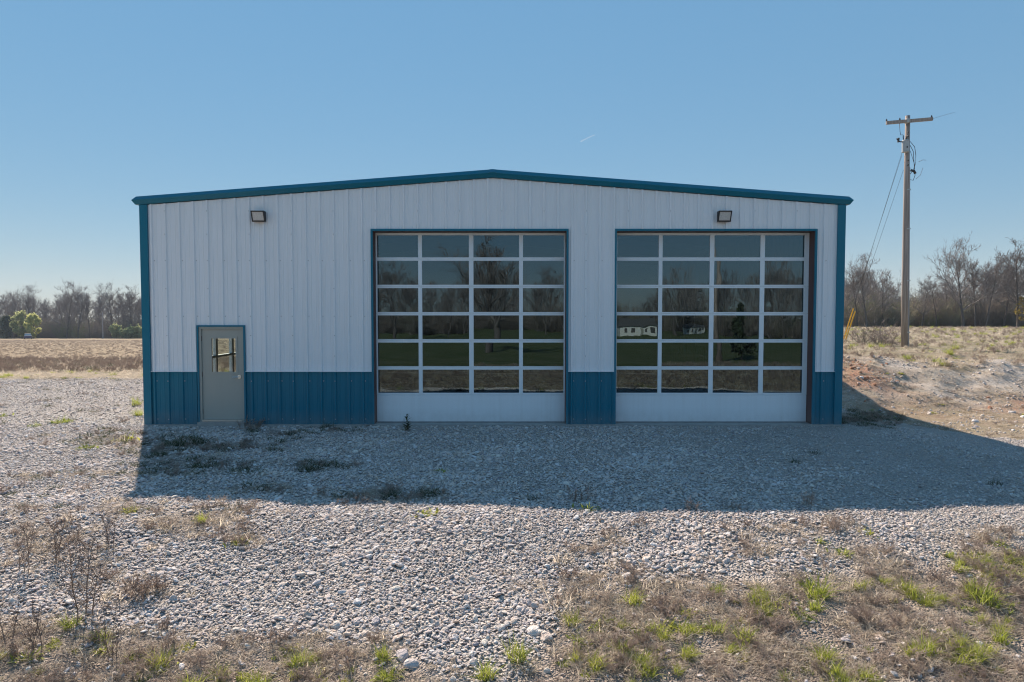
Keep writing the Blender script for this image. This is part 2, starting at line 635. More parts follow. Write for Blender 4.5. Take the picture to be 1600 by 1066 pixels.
xs = axis(-14, 22, 0.24, 600)
ys = axis(2, 30, 0.24, 600)
X, Y = np.meshgrid(xs, ys)
Z = terrain(X, Y)
nx, ny = len(xs), len(ys)
V = np.stack([X, Y, Z], -1).reshape(-1, 3)
ii, jj = np.meshgrid(np.arange(nx - 1), np.arange(ny - 1))
a = (jj * nx + ii).ravel()
Fq = np.stack([a, a + 1, a + nx + 1, a + nx], 1)
me = mesh_np('ground', V, Fq, GROUND, True)
ground = tag(link('ground', me), 'brown weedy ground with dry grass, clay and open fields around the shed', kind='structure')
x, y = V[:, 0], V[:, 1]
px, py = project(x, y, V[:, 2])
green = 0.25 * np.ones(len(V))
right = sstep(8, 10, x)
green = np.maximum(green, right * sstep(25, 30, y) * 0.55)
green = np.maximum(green, sstep(-22, -40, y) * 1.0)
green = np.maximum(green, sstep(0, 0.1, py - 900) * 0.35)
clay = right * (0.95 * np.exp(-((x - 10.7) / 1.2) ** 2 - ((y - 21.5) / 1.6) ** 2) + 0.8 * np.exp(-((x - 14.9) / 1.1) ** 2 - ((y - 19.2) / 0.8) ** 2) + 0.22 * np.exp(-((y - 19.5) / 3.0) ** 2))
spoil = right * sstep(18.6, 19.8, y) * sstep(24.0, 22.6, y) * np.clip(0.75 + 0.6 * wob(x, y, 2.6, 11), 0, 1) * (1 - np.clip(clay * 1.3, 0, 1))
brown = np.maximum((1 - right) * sstep(29, 32, y), sstep(5.0, 4.2, y) * sstep(-14, -9, y) * 0.9)
lawn = sstep(-9, -14, y)
for nm, arr in (('green', green), ('clay', clay), ('spoil', spoil), ('brown', brown), ('lawn', lawn)):
    at = me.attributes.new(nm, 'FLOAT', 'POINT')
    at.data.foreach_set('value', np.clip(arr, 0, 1).astype(np.float32))

lot_m = in_lot(X, Y)
fc = (lot_m[:-1, :-1] + lot_m[1:, :-1] + lot_m[:-1, 1:] + lot_m[1:, 1:]) / 4
keep = (fc > 0.5).ravel() & ((X[:-1, :-1].ravel() > -45) & (X[:-1, :-1].ravel() < 40))
Fl = Fq[keep]
used = np.unique(Fl)
remap = -np.ones(len(V), int)
remap[used] = np.arange(len(used))
Vl = V[used] + np.array([0, 0, 0.006])
me = mesh_np('gravel_lot', Vl, remap[Fl], BED, True)
at = me.attributes.new('weedy', 'FLOAT', 'POINT')
wl_ = weedy(px[used], py[used])
wl_[V[used][:, 1] < 4.6] = 1
at.data.foreach_set('value', wl_.astype(np.float32))
lot = tag(link('gravel_lot', me), 'gravel lot of loose pale grey and tan stones in front of the shed', kind='structure')

# ------------------------------------------------------------------ the steel building
FY = 14.94                                  # front wall plane
BX0, BX1 = -8.04, 7.20
BXC = (BX0 + BX1) / 2
DEPTH = 18.3
EAVE, RISE = 4.845, 0.585
ZB = 0.05


def roof_z(x):
    return EAVE + RISE * (1 - abs(x - BXC) / ((BX1 - BX0) / 2))


shed = link('metal_building', None, loc=(BXC, FY, 0))
tag(shed, 'white and blue steel workshop building with two glazed overhead doors', 'building')
OFF = (BXC, FY, 0)

RIB0 = -7.84
PITCH_R = 0.3048
ribs = np.arange(RIB0 - PITCH_R, BX1 + 0.4, PITCH_R)


def profile_points(x0, x1):
    """(x, out) points of the ribbed sheet between x0 and x1"""
    pts = {}
    for r in ribs:
        for dx, o in ((-0.033, 0), (-0.017, 0.034), (0.017, 0.034), (0.033, 0)):
            pts[round(r + dx, 4)] = o
        for q in (0.102, 0.203):
            for dx, o in ((-0.016, 0), (-0.008, 0.005), (0.008, 0.005), (0.016, 0)):
                pts[round(r + q + dx, 4)] = o
    k = sorted(pts)
    px_ = np.array(k)
    po = np.array([pts[i] for i in k])
    inside = [(x0, float(np.interp(x0, px_, po)))] + [(q, pts[q]) for q in k if x0 + 1e-4 < q < x1 - 1e-4] + [(x1, float(np.interp(x1, px_, po)))]
    return inside


def sheet(name, x0, x1, zlo, zhi, mat):
    """ribbed wall sheet on the front; zlo / zhi are numbers or functions of x"""
    pr = profile_points(x0, x1)
    if any(q[0] < BXC < r[0] for q, r in zip(pr, pr[1:])) and callable(zhi):
        i = next(i for i in range(len(pr) - 1) if pr[i][0] < BXC < pr[i + 1][0])
        pr.insert(i + 1, (BXC, (pr[i][1] + pr[i + 1][1]) / 2))
    v, f = [], []
    for (q, o) in pr:
        lo = zlo(q) if callable(zlo) else zlo
        hi = zhi(q) if callable(zhi) else zhi
        v += [(q, FY - o, lo), (q, FY - o, hi)]
    for i in range(len(pr) - 1):
        b = 2 * i
        f.append((b, b + 2, b + 3, b + 1))
    # returns so that the sheet has a thickness at its ends
    n = len(pr)
    bk = len(v)
    for (q, o), k in ((pr[0], 0), (pr[-1], n - 1)):
        v += [(q, FY + 0.012, v[2 * k][2]), (q, FY + 0.012, v[2 * k + 1][2])]
    f += [(0, 1, bk + 1, bk), (2 * n - 2, bk + 2, bk + 3, 2 * n - 1), (bk, bk + 1, bk + 3, bk + 2)]
    me_ = mesh_np(name, np.array(v) - np.array(OFF), f, mat)
    return link(name, me_, shed)


ZW = 1.21                                    # top of the blue wainscot
# openings: x0, x1, ztop (outer edge of their trims)
MAN = (-6.885, -5.835, 2.225)
GL = (-3.07, 1.23, 4.315)
GR = (2.235, 6.63, 4.315)
OPEN = [MAN, GL, GR]
top = lambda q: roof_z(q) - 0.02
seams = [BX0 + 0.005] + [q for q in (RIB0 + 0.3048 + 0.04 + 0.9144 * k for k in range(-1, 18)) if BX0 + 0.1 < q < BX1 - 0.1] + [BX1 - 0.005]
for s0, s1 in zip(seams, seams[1:]):
    cuts = [s0]
    for o in OPEN:
        for e in o[:2]:
            if s0 + 0.005 < e < s1 - 0.005:
                cuts.append(e)
    cuts = sorted(cuts) + [s1]
    for c0, c1 in zip(cuts, cuts[1:]):
        mid = (c0 + c1) / 2
        op = next((o for o in OPEN if o[0] - 1e-3 <= mid <= o[1] + 1e-3), None)
        if op is None:
            sheet('wall_panel', c0, c1, ZW + 0.006, top, WHITE)
            sheet('wainscot_panel', c0, c1, ZB, ZW - 0.006, BLUE)
        else:
            sheet('wall_panel', c0, c1, op[2], top, WHITE)

# z trim between the two colours
tr = []
for x0, x1 in ((BX0, MAN[0]), (MAN[1], GL[0]), (GL[1], GR[0]), (GR[1], BX1)):
    MB().box(x0, x1, FY - 0.041, FY + 0.01, ZW - 0.006, ZW + 0.006).build('seam_trim', WHITE, shed, OFF)
# screws
scr = MB()
rs = [r for r in ribs if BX0 + 0.15 < r < BX1 - 0.15]
for k, r in enumerate(rs):
    lap = (round((r - RIB0) / PITCH_R) % 3 == 1)
    zz = [2.42, 3.63] if not lap else [1.55, 2.0, 2.42, 3.02, 3.63, 4.2, 4.7]
    zz = zz + [0.16, 1.0]
    for z_ in zz:
        if any(o[0] - 0.06 < r < o[1] + 0.06 and z_ < o[2] + 0.05 for o in OPEN):
            continue
        xx = r if lap else r + 0.05
        yy = FY - 0.034 if lap else FY - 0.001
        n = 6
        vv = [(xx + 0.0105 * math.cos(2 * math.pi * i / n), yy, z_ + 0.0105 * math.sin(2 * math.pi * i / n)) for i in range(n)]
        v2 = [(a_, yy - 0.006, c_) for a_, _, c_ in vv]
        scr.add(vv + v2, [(5, 4, 3, 2, 1, 0)] + [tuple(range(6, 12))] + [(i, (i + 1) % 6, 6 + (i + 1) % 6, 6 + i) for i in range(6)])
tag(scr.build('screw', SCREW, shed, OFF), kind='stuff')

# corner trims (angle shaped)
for x0, s in ((BX0, 1), (BX1, -1)):
    m = MB()
    a0, a1 = sorted((x0 - 0.03 * s, x0 + 0.135 * s))
    m.box(a0, a1, FY - 0.052, FY - 0.0385, 0.02, EAVE - 0.01)
    b0, b1 = sorted((x0 - 0.03 * s, x0 - 0.018 * s))
    m2 = m.box(b0, b1, FY - 0.0385, FY + 0.16, 0.02, EAVE - 0.01)
    c0, c1 = sorted((x0 + 0.123 * s, x0 + 0.135 * s))
    m.box(c0, c1, FY - 0.0385, FY, 0.02, EAVE - 0.01)
    m.build('corner_trim', BLUE, shed, OFF)

# rake trims: profile (out from the wall, height above the sheet top)
prof = [(0.0, 0.165), (0.035, 0.165), (0.105, 0.078), (0.050, -0.01), (0.0, -0.01)]
for s in (-1, 1):
    m = MB()
    v, f = [], []
    for end in (0, 1):
        for (o, h) in prof:
            if end == 0:
                q = BXC
                zz = EAVE + RISE
            else:
                q = BXC + s * ((BX1 - BX0) / 2 + 0.065 + o)
                zz = EAVE
            v.append((q, FY - o, zz + h - 0.06 * 0))
    n = len(prof)
    for i in range(n):
        j = (i + 1) % n
        f.append((i, j, j + n, i + n) if s > 0 else (j, i, i + n, j + n))
    f += [tuple(range(n)), tuple(range(2 * n - 1, n - 1, -1))]
    m.add(v, f).build('rake_trim', BLUE, shed, OFF)
    # eave gutter down the side
    m = MB()
    v, f = [], []
    for yy in (0, 1):
        for (o, h) in prof:
            q = BXC + s * ((BX1 - BX0) / 2 + 0.065 + o)
            v.append((q, FY - o if yy == 0 else FY + DEPTH + o, EAVE + h))
    for i in range(n):
        j = (i + 1) % n
        f.append((i, j, j + n, i + n) if s < 0 else (j, i, i + n, j + n))
    f += [tuple(range(n)), tuple(range(2 * n - 1, n - 1, -1))]
    m.add(v, f).build('eave_gutter', BLUE, shed, OFF)
# ridge joint cover on the front
m = MB()
v = []
for q in (-0.07, 0.0, 0.07):
    zz = EAVE + RISE * (1 - abs(q) / 7.62)
    for (o, h) in ((-0.002, 0.169), (0.036, 0.169), (0.119, 0.090), (0.058, -0.013)):
        v.append((BXC + q, FY - o, zz + h))
f = []
for k in range(2):
    for i in range(3):
        b = k * 4 + i
        f.append((b, b + 1, b + 5, b + 4))
m.add(v, f).build('ridge_cover', BLUE, shed, OFF)

# roof: two ribbed slopes
for s in (-1, 1):
    n = 60
    v, f = [], []
    pts = []
    for k in range(n):
        y0 = FY + 0.03 + k * (DEPTH - 0.06) / n
        for d, h in ((0.0, 0.03), (0.03, 0.0), (0.27, 0.0)):
            pts.append((y0 + d, h))
    for (yy, h) in pts:
        v += [(BXC, yy, EAVE + RISE + 0.11 + h), (BXC + s * 7.66, yy, EAVE + 0.115 + h)]
    for i in range(len(pts) - 1):
        f.append((2 * i, 2 * i + 1, 2 * i + 3, 2 * i + 2) if s < 0 else (2 * i, 2 * i + 2, 2 * i + 3, 2 * i + 1))
    v0 = len(v)
    v += [(BXC, FY + 0.03, EAVE + RISE + 0.08), (BXC + s * 7.62, FY + 0.03, EAVE + 0.06), (BXC + s * 7.62, FY + DEPTH - 0.03, EAVE + 0.06), (BXC, FY + DEPTH - 0.03, EAVE + RISE + 0.08)]
    f.append((v0, v0 + 1, v0 + 2, v0 + 3))
    mesh = MB().add(v, f).build('roof_slope', GALV, shed, OFF)

# side and back walls (with a window in the left wall)
WIN = (17.55, 20.35, 0.62, 2.06)             # y0,y1,z0,z1


def side_wall(xw, out, holes):
    yy = np.arange(FY + 0.01, FY + DEPTH - 0.01, PITCH_R)
    pts = []
    for r in yy:
        for d, o in ((0.0, 0), (0.10, 0), (0.121, 0.03), (0.151, 0.03), (0.172, 0)):
            pts.append((r + d, o))
    pts.append((FY + DEPTH - 0.01, 0))
    for h in holes:
        pts = [p_ for p_ in pts if abs(p_[0] - h[0]) > 0.03 and abs(p_[0] - h[1]) > 0.03] + [(h[0], 0), (h[1], 0)]
    pts.sort()
    for nm, mat, z0, z1 in (('side_wainscot', BLUE, ZB, ZW), ('side_wall', WHITE, ZW, EAVE)):
        v, f = [], []
        for (q, o), (q2, o2) in zip(pts, pts[1:]):
            spans = [(z0, z1)]
            for h in holes:
                if h[0] - 1e-3 <= (q + q2) / 2 <= h[1] + 1e-3:
                    spans = [(z0, min(z1, max(z0, h[2]))), (min(z1, max(z0, h[3])), z1)]
            for a_, b_ in spans:
                if b_ - a_ < 1e-3:
                    continue
                b = len(v)
                v += [(xw + out * o, q, a_), (xw + out * o2, q2, a_), (xw + out * o2, q2, b_), (xw + out * o, q, b_)]
                f.append((b, b + 1, b + 2, b + 3) if out > 0 else (b + 3, b + 2, b + 1, b))
        MB().add(v, f).build(nm, mat, shed, OFF)


side_wall(BX0 + 0.012, -1, [WIN])
side_wall(BX1 - 0.012, 1, [])
m = MB()
m.add([(BX1, FY + DEPTH, ZB), (BX0, FY + DEPTH, ZB), (BX0, FY + DEPTH, EAVE), (BXC, FY + DEPTH, EAVE + RISE), (BX1, FY + DEPTH, EAVE)], [(0, 1, 2, 3, 4)])
m.build('back_wall', WHITE, shed, OFF)
MB().box(BX0 - 0.01, BX1 + 0.01, FY - 0.075, FY + DEPTH, -0.25, ZB - 0.004).build('foundation', CONCRETE, shed, OFF)
# side window
win = link('side_window', None, shed, loc=np.array((BX0, (WIN[0] + WIN[1]) / 2, WIN[2])) - np.array(OFF))
WO = np.array(win.location) + np.array(OFF)
y0, y1, z0, z1 = WIN
RAIL = 1.28
for nm, b in (('jamb', (y0, y0 + 0.07, z0, z1)), ('jamb', (y1 - 0.07, y1, z0, z1)), ('head', (y0 + 0.07, y1 - 0.07, z1 - 0.07, z1)), ('sill', (y0 + 0.07, y1 - 0.07, z0, z0 + 0.07)),
              ('mullion', (18.36, 18.48, z0 + 0.07, z1 - 0.07)), ('mullion', (19.42, 19.54, z0 + 0.07, z1 - 0.07)),
              ('meeting_rail', (y0 + 0.07, 18.36, RAIL, RAIL + 0.06)), ('meeting_rail', (18.48, 19.42, RAIL, RAIL + 0.06)), ('meeting_rail', (19.54, y1 - 0.07, RAIL, RAIL + 0.06))):
    MB().box(BX0 - 0.02, BX0 + 0.07, b[0], b[1], b[2], b[3]).build(nm, DOORWHITE, win, WO)
for ya, yb in ((y0 + 0.07, 18.36), (18.48, 19.42), (19.54, y1 - 0.07)):
    for b in ((z0 + 0.07, RAIL), (RAIL + 0.06, z1 - 0.07)):
        MB().box(BX0 + 0.03, BX0 + 0.036, ya, yb, b[0], b[1]).build('pane', CLEAR, win, WO)
# steel frames inside
for yy in (FY + 6.4, FY + 11.0, FY + 15.0):
    for s in (-1, 1):
        q0, q1 = BXC + s * 7.35, BXC
        m = MB()
        v = []
        for q, zb, zt in ((q0, EAVE - 0.35, EAVE + 0.0), (q1, EAVE + RISE - 0.35, EAVE + RISE - 0.02)):
            v += [(q, yy - 0.08, zb), (q, yy + 0.08, zb), (q, yy + 0.08, zt), (q, yy - 0.08, zt)]
        m.add(v, [(0, 1, 2, 3), (7, 6, 5, 4), (0, 4, 5, 1), (1, 5, 6, 2), (2, 6, 7, 3), (3, 7, 4, 0)]).build('rafter', PRIMER, shed, OFF)
        a0, a1 = sorted((BXC + s * 7.35, BXC + s * 7.05))
        MB().box(a0, a1, yy - 0.08, yy + 0.08, ZB, EAVE - 0.36).build('column', PRIMER, shed, OFF)

# ------------------------------------------------------------------ overhead doors
REC = 0.255
DY = FY + REC


def overhead_door(o, inner, cols_px, left):
    d = link('overhead_door', None, shed, loc=np.array((sum(inner) / 2, DY, ZB)) - np.array(OFF))
    DO = np.array(d.location) + np.array(OFF)
    x0, x1 = inner
    zt = o[2]
    # blue face trim around the opening
    MB().box(o[0], x0, FY - 0.044, FY + 0.0, ZB, zt).build('opening_trim', BLUE, d, DO)
    MB().box(x1, o[1], FY - 0.044, FY + 0.0, ZB, zt).build('opening_trim', BLUE, d, DO)
    MB().box(x0, x1, FY - 0.044, FY + 0.0, zt - 0.045, zt).build('opening_trim', BLUE, d, DO)
    MB().box(x0 - 0.02, x0, FY + 0.002, DY + 0.06, ZB, zt - 0.02).build('jamb', PRIMER, d, DO)
    MB().box(x1, x1 + 0.02, FY + 0.002, DY + 0.06, ZB, zt - 0.02).build('jamb', PRIMER, d, DO)
    MB().box(x0, x1, FY + 0.002, DY + 0.06, zt - 0.042, zt - 0.02).build('header', PRIMER, d, DO)
    # sections
    zs = [0.055 + 0.605 * k for k in range(8)]
    zs[7] = zt - 0.05
    cx = [(c - 800) / 70.15 for c in cols_px]
    cx = [(max(x0 + 0.035, cx[0]), cx[1]), (cx[2], cx[3]), (cx[4], cx[5]), (cx[6], min(x1 - 0.035, cx[7]))]
    m = MB()
    m.box(x0 + 0.004, x1 - 0.004, DY, DY + 0.05, zs[0] + 0.004, zs[1] - 0.004)
    m.build('bottom_panel', DOORWHITE, d, DO, bevel=0.006)
    # shallow embossed lines on the solid panel are separate ridges
    MB().box(x0 + 0.02, x1 - 0.02, DY + 0.0, DY + 0.04, 0.035, zs[0] + 0.003).build('bottom_seal', CABLE, d, DO)
    for k in range(1, 7):
        a_, b_ = zs[k] + 0.002, zs[k + 1] - 0.002
        ra, rb = a_ + (0.034 if k > 1 else 0.045), b_ - (0.036 if k < 6 else 0.055)
        m = MB()
        m.box(x0 + 0.004, x1 - 0.004, DY, DY + 0.045, a_, ra)
        m.box(x0 + 0.004, x1 - 0.004, DY, DY + 0.045, rb, b_)
        edges = [x0 + 0.004] + [e for c_ in cx for e in c_] + [x1 - 0.004]
        for e in range(0, len(edges), 2):
            m.box(edges[e], edges[e + 1], DY + 0.001, DY + 0.044, ra, rb)
        m.build('section_frame', DOORWHITE, d, DO)
        for c0, c1 in cx:
            g = MB().box(-(c1 - c0) / 2 - 0.004, (c1 - c0) / 2 + 0.004, -0.004, 0.004, -(rb - ra) / 2 - 0.004, (rb - ra) / 2 + 0.004)
            pane = g.build('pane', GLASS, d)
            pane.location = Vector(((c0 + c1) / 2, DY + 0.026, (ra + rb) / 2)) - Vector(DO)
            pane.rotation_euler = (R(random.uniform(-0.22, 0.22)), 0, R(random.uniform(-0.25, 0.25)))
    # threshold strip of slab
    MB().box(x0, x1, FY - 0.10, DY + 0.1, -0.1, 0.034).build('threshold', CONCRETE, d, DO)
    return d


dl = overhead_door(GL, (-3.025, 1.185), [590, 654, 660, 733, 740, 811, 817, 881], True)
dl['label'] = 'overhead door nearer the grey walk door, reflecting a big bare tree'
dr = overhead_door(GR, (2.275, 6.585), [963.5, 1028, 1034, 1107.5, 1114.5, 1186, 1193, 1254.5], False)
dr['label'] = 'overhead door nearer the utility pole, with a dark red jamb showing'

# ------------------------------------------------------------------ walk door
wd = link('walk_door', None, shed, loc=np.array(((MAN[0] + MAN[1]) / 2, FY, ZB)) - np.array(OFF))
WO = np.array(wd.location) + np.array(OFF)
mx0, mx1, mzt = MAN
MB().box(mx0, mx0 + 0.035, FY - 0.045, FY + 0.02, ZB, mzt).build('door_trim', BLUE, wd, WO)
MB().box(mx1 - 0.035, mx1, FY - 0.045, FY + 0.02, ZB, mzt).build('door_trim', BLUE, wd, WO)
MB().box(mx0 + 0.035, mx1 - 0.035, FY - 0.045, FY + 0.02, mzt - 0.035, mzt).build('door_trim', BLUE, wd, WO)
fx0, fx1, fz = mx0 + 0.035, mx1 - 0.035, mzt - 0.035
fr = MB()
fr.box(fx0, fx0 + 0.05, FY - 0.02, FY + 0.12, ZB, fz)
fr.box(fx1 - 0.05, fx1, FY - 0.02, FY + 0.12, ZB, fz)
fr.box(fx0 + 0.05, fx1 - 0.05, FY - 0.02, FY + 0.12, fz - 0.05, fz)
fr.build('door_frame', GREYDOOR, wd, WO)
lx0, lx1, lz0, lz1 = fx0 + 0.053, fx1 - 0.053, 0.145, fz - 0.053
ly0, ly1 = FY + 0.012, FY + 0.057
gx0, gx1, gz0, gz1 = -6.595, -6.045, 1.19, 1.945
leaf = MB()
leaf.box(lx0, gx0, ly0, ly1, lz0, lz1)
leaf.box(gx1, lx1, ly0, ly1, lz0, lz1)
leaf.box(gx0, gx1, ly0, ly1, lz0, gz0)
leaf.box(gx0, gx1, ly0, ly1, gz1, lz1)
leaf.build('door_leaf', GREYDOOR, wd, WO)
gf = MB()
gf.box(gx0 - 0.03, gx0 + 0.012, ly0 - 0.012, ly0 - 0.001, gz0 - 0.03, gz1 + 0.03)
gf.box(gx1 - 0.012, gx1 + 0.03, ly0 - 0.012, ly0 - 0.001, gz0 - 0.03, gz1 + 0.03)
gf.box(gx0 + 0.012, gx1 - 0.012, ly0 - 0.012, ly0 - 0.001, gz0 - 0.03, gz0 + 0.012)
gf.box(gx0 + 0.012, gx1 - 0.012, ly0 - 0.012, ly0 - 0.001, gz1 - 0.012, gz1 + 0.03)
gf.build('glazing_frame', GREYDOOR, wd, WO)
MB().box(gx0 + 0.001, gx1 - 0.001, ly0 + 0.018, ly0 + 0.024, gz0 + 0.001, gz1 - 0.001).build('door_window', CLEAR, wd, WO)
h = MB()
h.tube([(-5.985, ly0, 1.09), (-5.985, ly0 - 0.02, 1.09)], 0.042, 16)
h.tube([(-5.985, ly0 - 0.02, 1.09), (-5.985, ly0 - 0.06, 1.09)], 0.016, 10)
h.tube([(-5.985, ly0 - 0.06, 1.09), (-6.04, ly0 - 0.064, 1.088), (-6.125, ly0 - 0.06, 1.085)], 0.013, 8)
h.build('door_handle', STEEL, wd, WO, smooth=False)
for z_ in (0.33, 1.15, 1.93):
    MB().tube([(lx0 - 0.004, ly0 - 0.008, z_ - 0.055), (lx0 - 0.004, ly0 - 0.008, z_ + 0.055)], 0.008, 8).build('hinge', PRIMER, wd, WO)
MB().box(lx0, lx1, ly0 - 0.05, ly1, 0.11, 0.142).build('door_sweep', STEEL, wd, WO)
MB().box(fx0 - 0.02, fx1 + 0.02, FY - 0.13, FY + 0.12, -0.1, 0.105).build('threshold', CONCRETE, wd, WO)

# ------------------------------------------------------------------ floodlights
def wall_light(cx_, label):
    o = link('wall_light', None, loc=(cx_, FY - 0.034, 4.575))
    tag(o, label, 'light', 'floodlights on the front wall')
    m = MB()
    w_, h_ = 0.140, 0.112
    # housing: wedge, deeper at the top
    v = [(-w_, 0, -h_), (w_, 0, -h_), (w_, 0, h_), (-w_, 0, h_), (-w_, -0.06, -h_), (w_, -0.06, -h_), (w_, -0.15, h_), (-w_, -0.15, h_)]
    m.add(v, [(0, 1, 2, 3), (0, 4, 5, 1), (1, 5, 6, 2), (2, 6, 7, 3), (3, 7, 4, 0), (7, 6, 5, 4)])
    m.build('housing', BLACK, o, bevel=0.008)
    def fp(u, t, d):                       # point on the sloping face
        z_ = -h_ + 2 * h_ * t
        yy = -0.06 - 0.09 * t
        return (u * w_, yy - d, z_ - d * 0.4)
    v = [fp(-0.86, 0.10, 0.001), fp(0.86, 0.10, 0.001), fp(0.86, 0.90, 0.001), fp(-0.86, 0.90, 0.001),
         fp(-0.84, 0.12, 0.008), fp(0.84, 0.12, 0.008), fp(0.84, 0.88, 0.008), fp(-0.84, 0.88, 0.008)]
    MB().add(v, [(4, 5, 6, 7), (0, 1, 5, 4), (1, 2, 6, 5), (2, 3, 7, 6), (3, 0, 4, 7)]).build('lens', LENS, o)
    fr_ = MB()
    for u0, u1, t0, t1 in ((-1, -0.87, 0, 1), (0.87, 1, 0, 1), (-0.87, 0.87, 0, 0.09), (-0.87, 0.87, 0.91, 1)):
        a_ = [fp(u0, t0, 0.0), fp(u1, t0, 0.0), fp(u1, t1, 0.0), fp(u0, t1, 0.0), fp(u0, t0, 0.018), fp(u1, t0, 0.018), fp(u1, t1, 0.018), fp(u0, t1, 0.018)]
        fr_.add(a_, [(4, 5, 6, 7), (0, 1, 5, 4), (1, 2, 6, 5), (2, 3, 7, 6), (3, 0, 4, 7)])
    fr_.build('bezel', BLACK, o)
    return o


wall_light((402.5 - 800) / 72.7, 'black wedge floodlight high on the wall above the grey walk door')
wall_light((1133 - 800) / 72.7, 'black wedge floodlight just above the overhead door nearest the utility pole')

# ------------------------------------------------------------------ scatter by geometry nodes
def scatter(name, pts, rot, scl, idx, protos, parent=None):
    me_ = bpy.data.meshes.new(name)
    n = len(pts)
    me_.vertices.add(n)
    me_.vertices.foreach_set('co', np.asarray(pts, np.float32).ravel())
    for nm, arr, typ, key in (('rot', rot, 'FLOAT_VECTOR', 'vector'), ('scl', scl, 'FLOAT_VECTOR', 'vector'), ('pick', idx, 'INT', 'value')):
        at_ = me_.attributes.new(nm, typ, 'POINT')
        at_.data.foreach_set(key, np.asarray(arr, np.int32 if typ == 'INT' else np.float32).ravel())
    me_.update()
    o = link(name, me_, parent)
    ng = bpy.data.node_groups.new(name + '_nodes', 'GeometryNodeTree')
    ng.interface.new_socket('Geometry', in_out='INPUT', socket_type='NodeSocketGeometry')
    ng.interface.new_socket('Geometry', in_out='OUTPUT', socket_type='NodeSocketGeometry')
    gi = ng.nodes.new('NodeGroupInput')
    go = ng.nodes.new('NodeGroupOutput')
    ip = ng.nodes.new('GeometryNodeInstanceOnPoints')
    jn = ng.nodes.new('GeometryNodeJoinGeometry')
    for q in reversed(list(protos)):              # Join Geometry lists its latest link first
        oi = ng.nodes.new('GeometryNodeObjectInfo')
        oi.inputs['Object'].default_value = q
        oi.inputs['As Instance'].default_value = True
        ng.links.new(oi.outputs['Geometry'], jn.inputs[0])
    def na(nm, typ):
        a_ = ng.nodes.new('GeometryNodeInputNamedAttribute')
        a_.data_type = typ
        a_.inputs['Name'].default_value = nm
        return a_.outputs['Attribute']
    ng.links.new(gi.outputs[0], ip.inputs['Points'])
    ng.links.new(jn.outputs[0], ip.inputs['Instance'])
    ip.inputs['Pick Instance'].default_value = True
    ng.links.new(na('pick', 'INT'), ip.inputs['Instance Index'])
    ng.links.new(na('rot', 'FLOAT_VECTOR'), ip.inputs['Rotation'])
    ng.links.new(na('scl', 'FLOAT_VECTOR'), ip.inputs['Scale'])
    ng.links.new(ip.outputs[0], go.inputs[0])
    md = o.modifiers.new('scatter', 'NODES')
    md.node_group = ng
    return o


# ------------------------------------------------------------------ stones
def stone_mesh(seed, sub=2, mat=STONE, rough=0.22):
    r_ = np.random.default_rng(seed)
    bm = bmesh.new()
    bmesh.ops.create_icosphere(bm, subdivisions=sub, radius=1)
    ax = r_.normal(size=(7, 3))  # cutting planes
    ax /= np.linalg.norm(ax, axis=1)[:, None]
    cut = r_.uniform(0.52, 0.88, 7)
    fr_ = r_.normal(size=(3, 3)) * 1.6
    ph = r_.uniform(0, 6, 3)
    for v_ in bm.verts:
        p_ = np.array(v_.co)
        for a_, c_ in zip(ax, cut):       # flat facets as on crushed rock
            d_ = p_ @ a_
            if d_ > c_:
                p_ = p_ - a_ * (d_ - c_) * 0.9
        p_ = p_ * (1 + rough * 0.5 * np.sum(np.sin(p_ @ fr_.T + ph)) / 3)
        v_.co = p_
    me_ = bpy.data.meshes.new('stone')
    bm.to_mesh(me_)
    bm.free()
    me_.materials.append(mat)
    me_.polygons.foreach_set('use_smooth', np.ones(len(me_.polygons), bool))
    return me_


stone_meshes = [stone_mesh(100 + i, 2) for i in range(8)]


def ok_spot(x, y):
    b = (x > BX0 - 0.05) & (x < BX1 + 0.05) & (y > FY - 0.06)
    b |= (x > BX0) & (x < BX1) & (y > FY - 0.10)
    b |= (x > mx0) & (x < mx1) & (y > FY - 0.16)
    return ~b


def jitter_grid(x0, x1, y0, y1, s, j=0.45):
    gx, gy = np.meshgrid(np.arange(x0, x1, s), np.arange(y0, y1, s))
    gx = gx + rng.uniform(-j, j, gx.shape) * s
    gy = gy + rng.uniform(-j, j, gy.shape) * s
    return gx.ravel(), gy.ravel()


def view_keep(x, y, mx=70):
    px_, py_ = project(x, y, terrain(x, y))
    return (px_ > -mx) & (px_ < 1600 + mx) & (py_ < 1066 + mx)


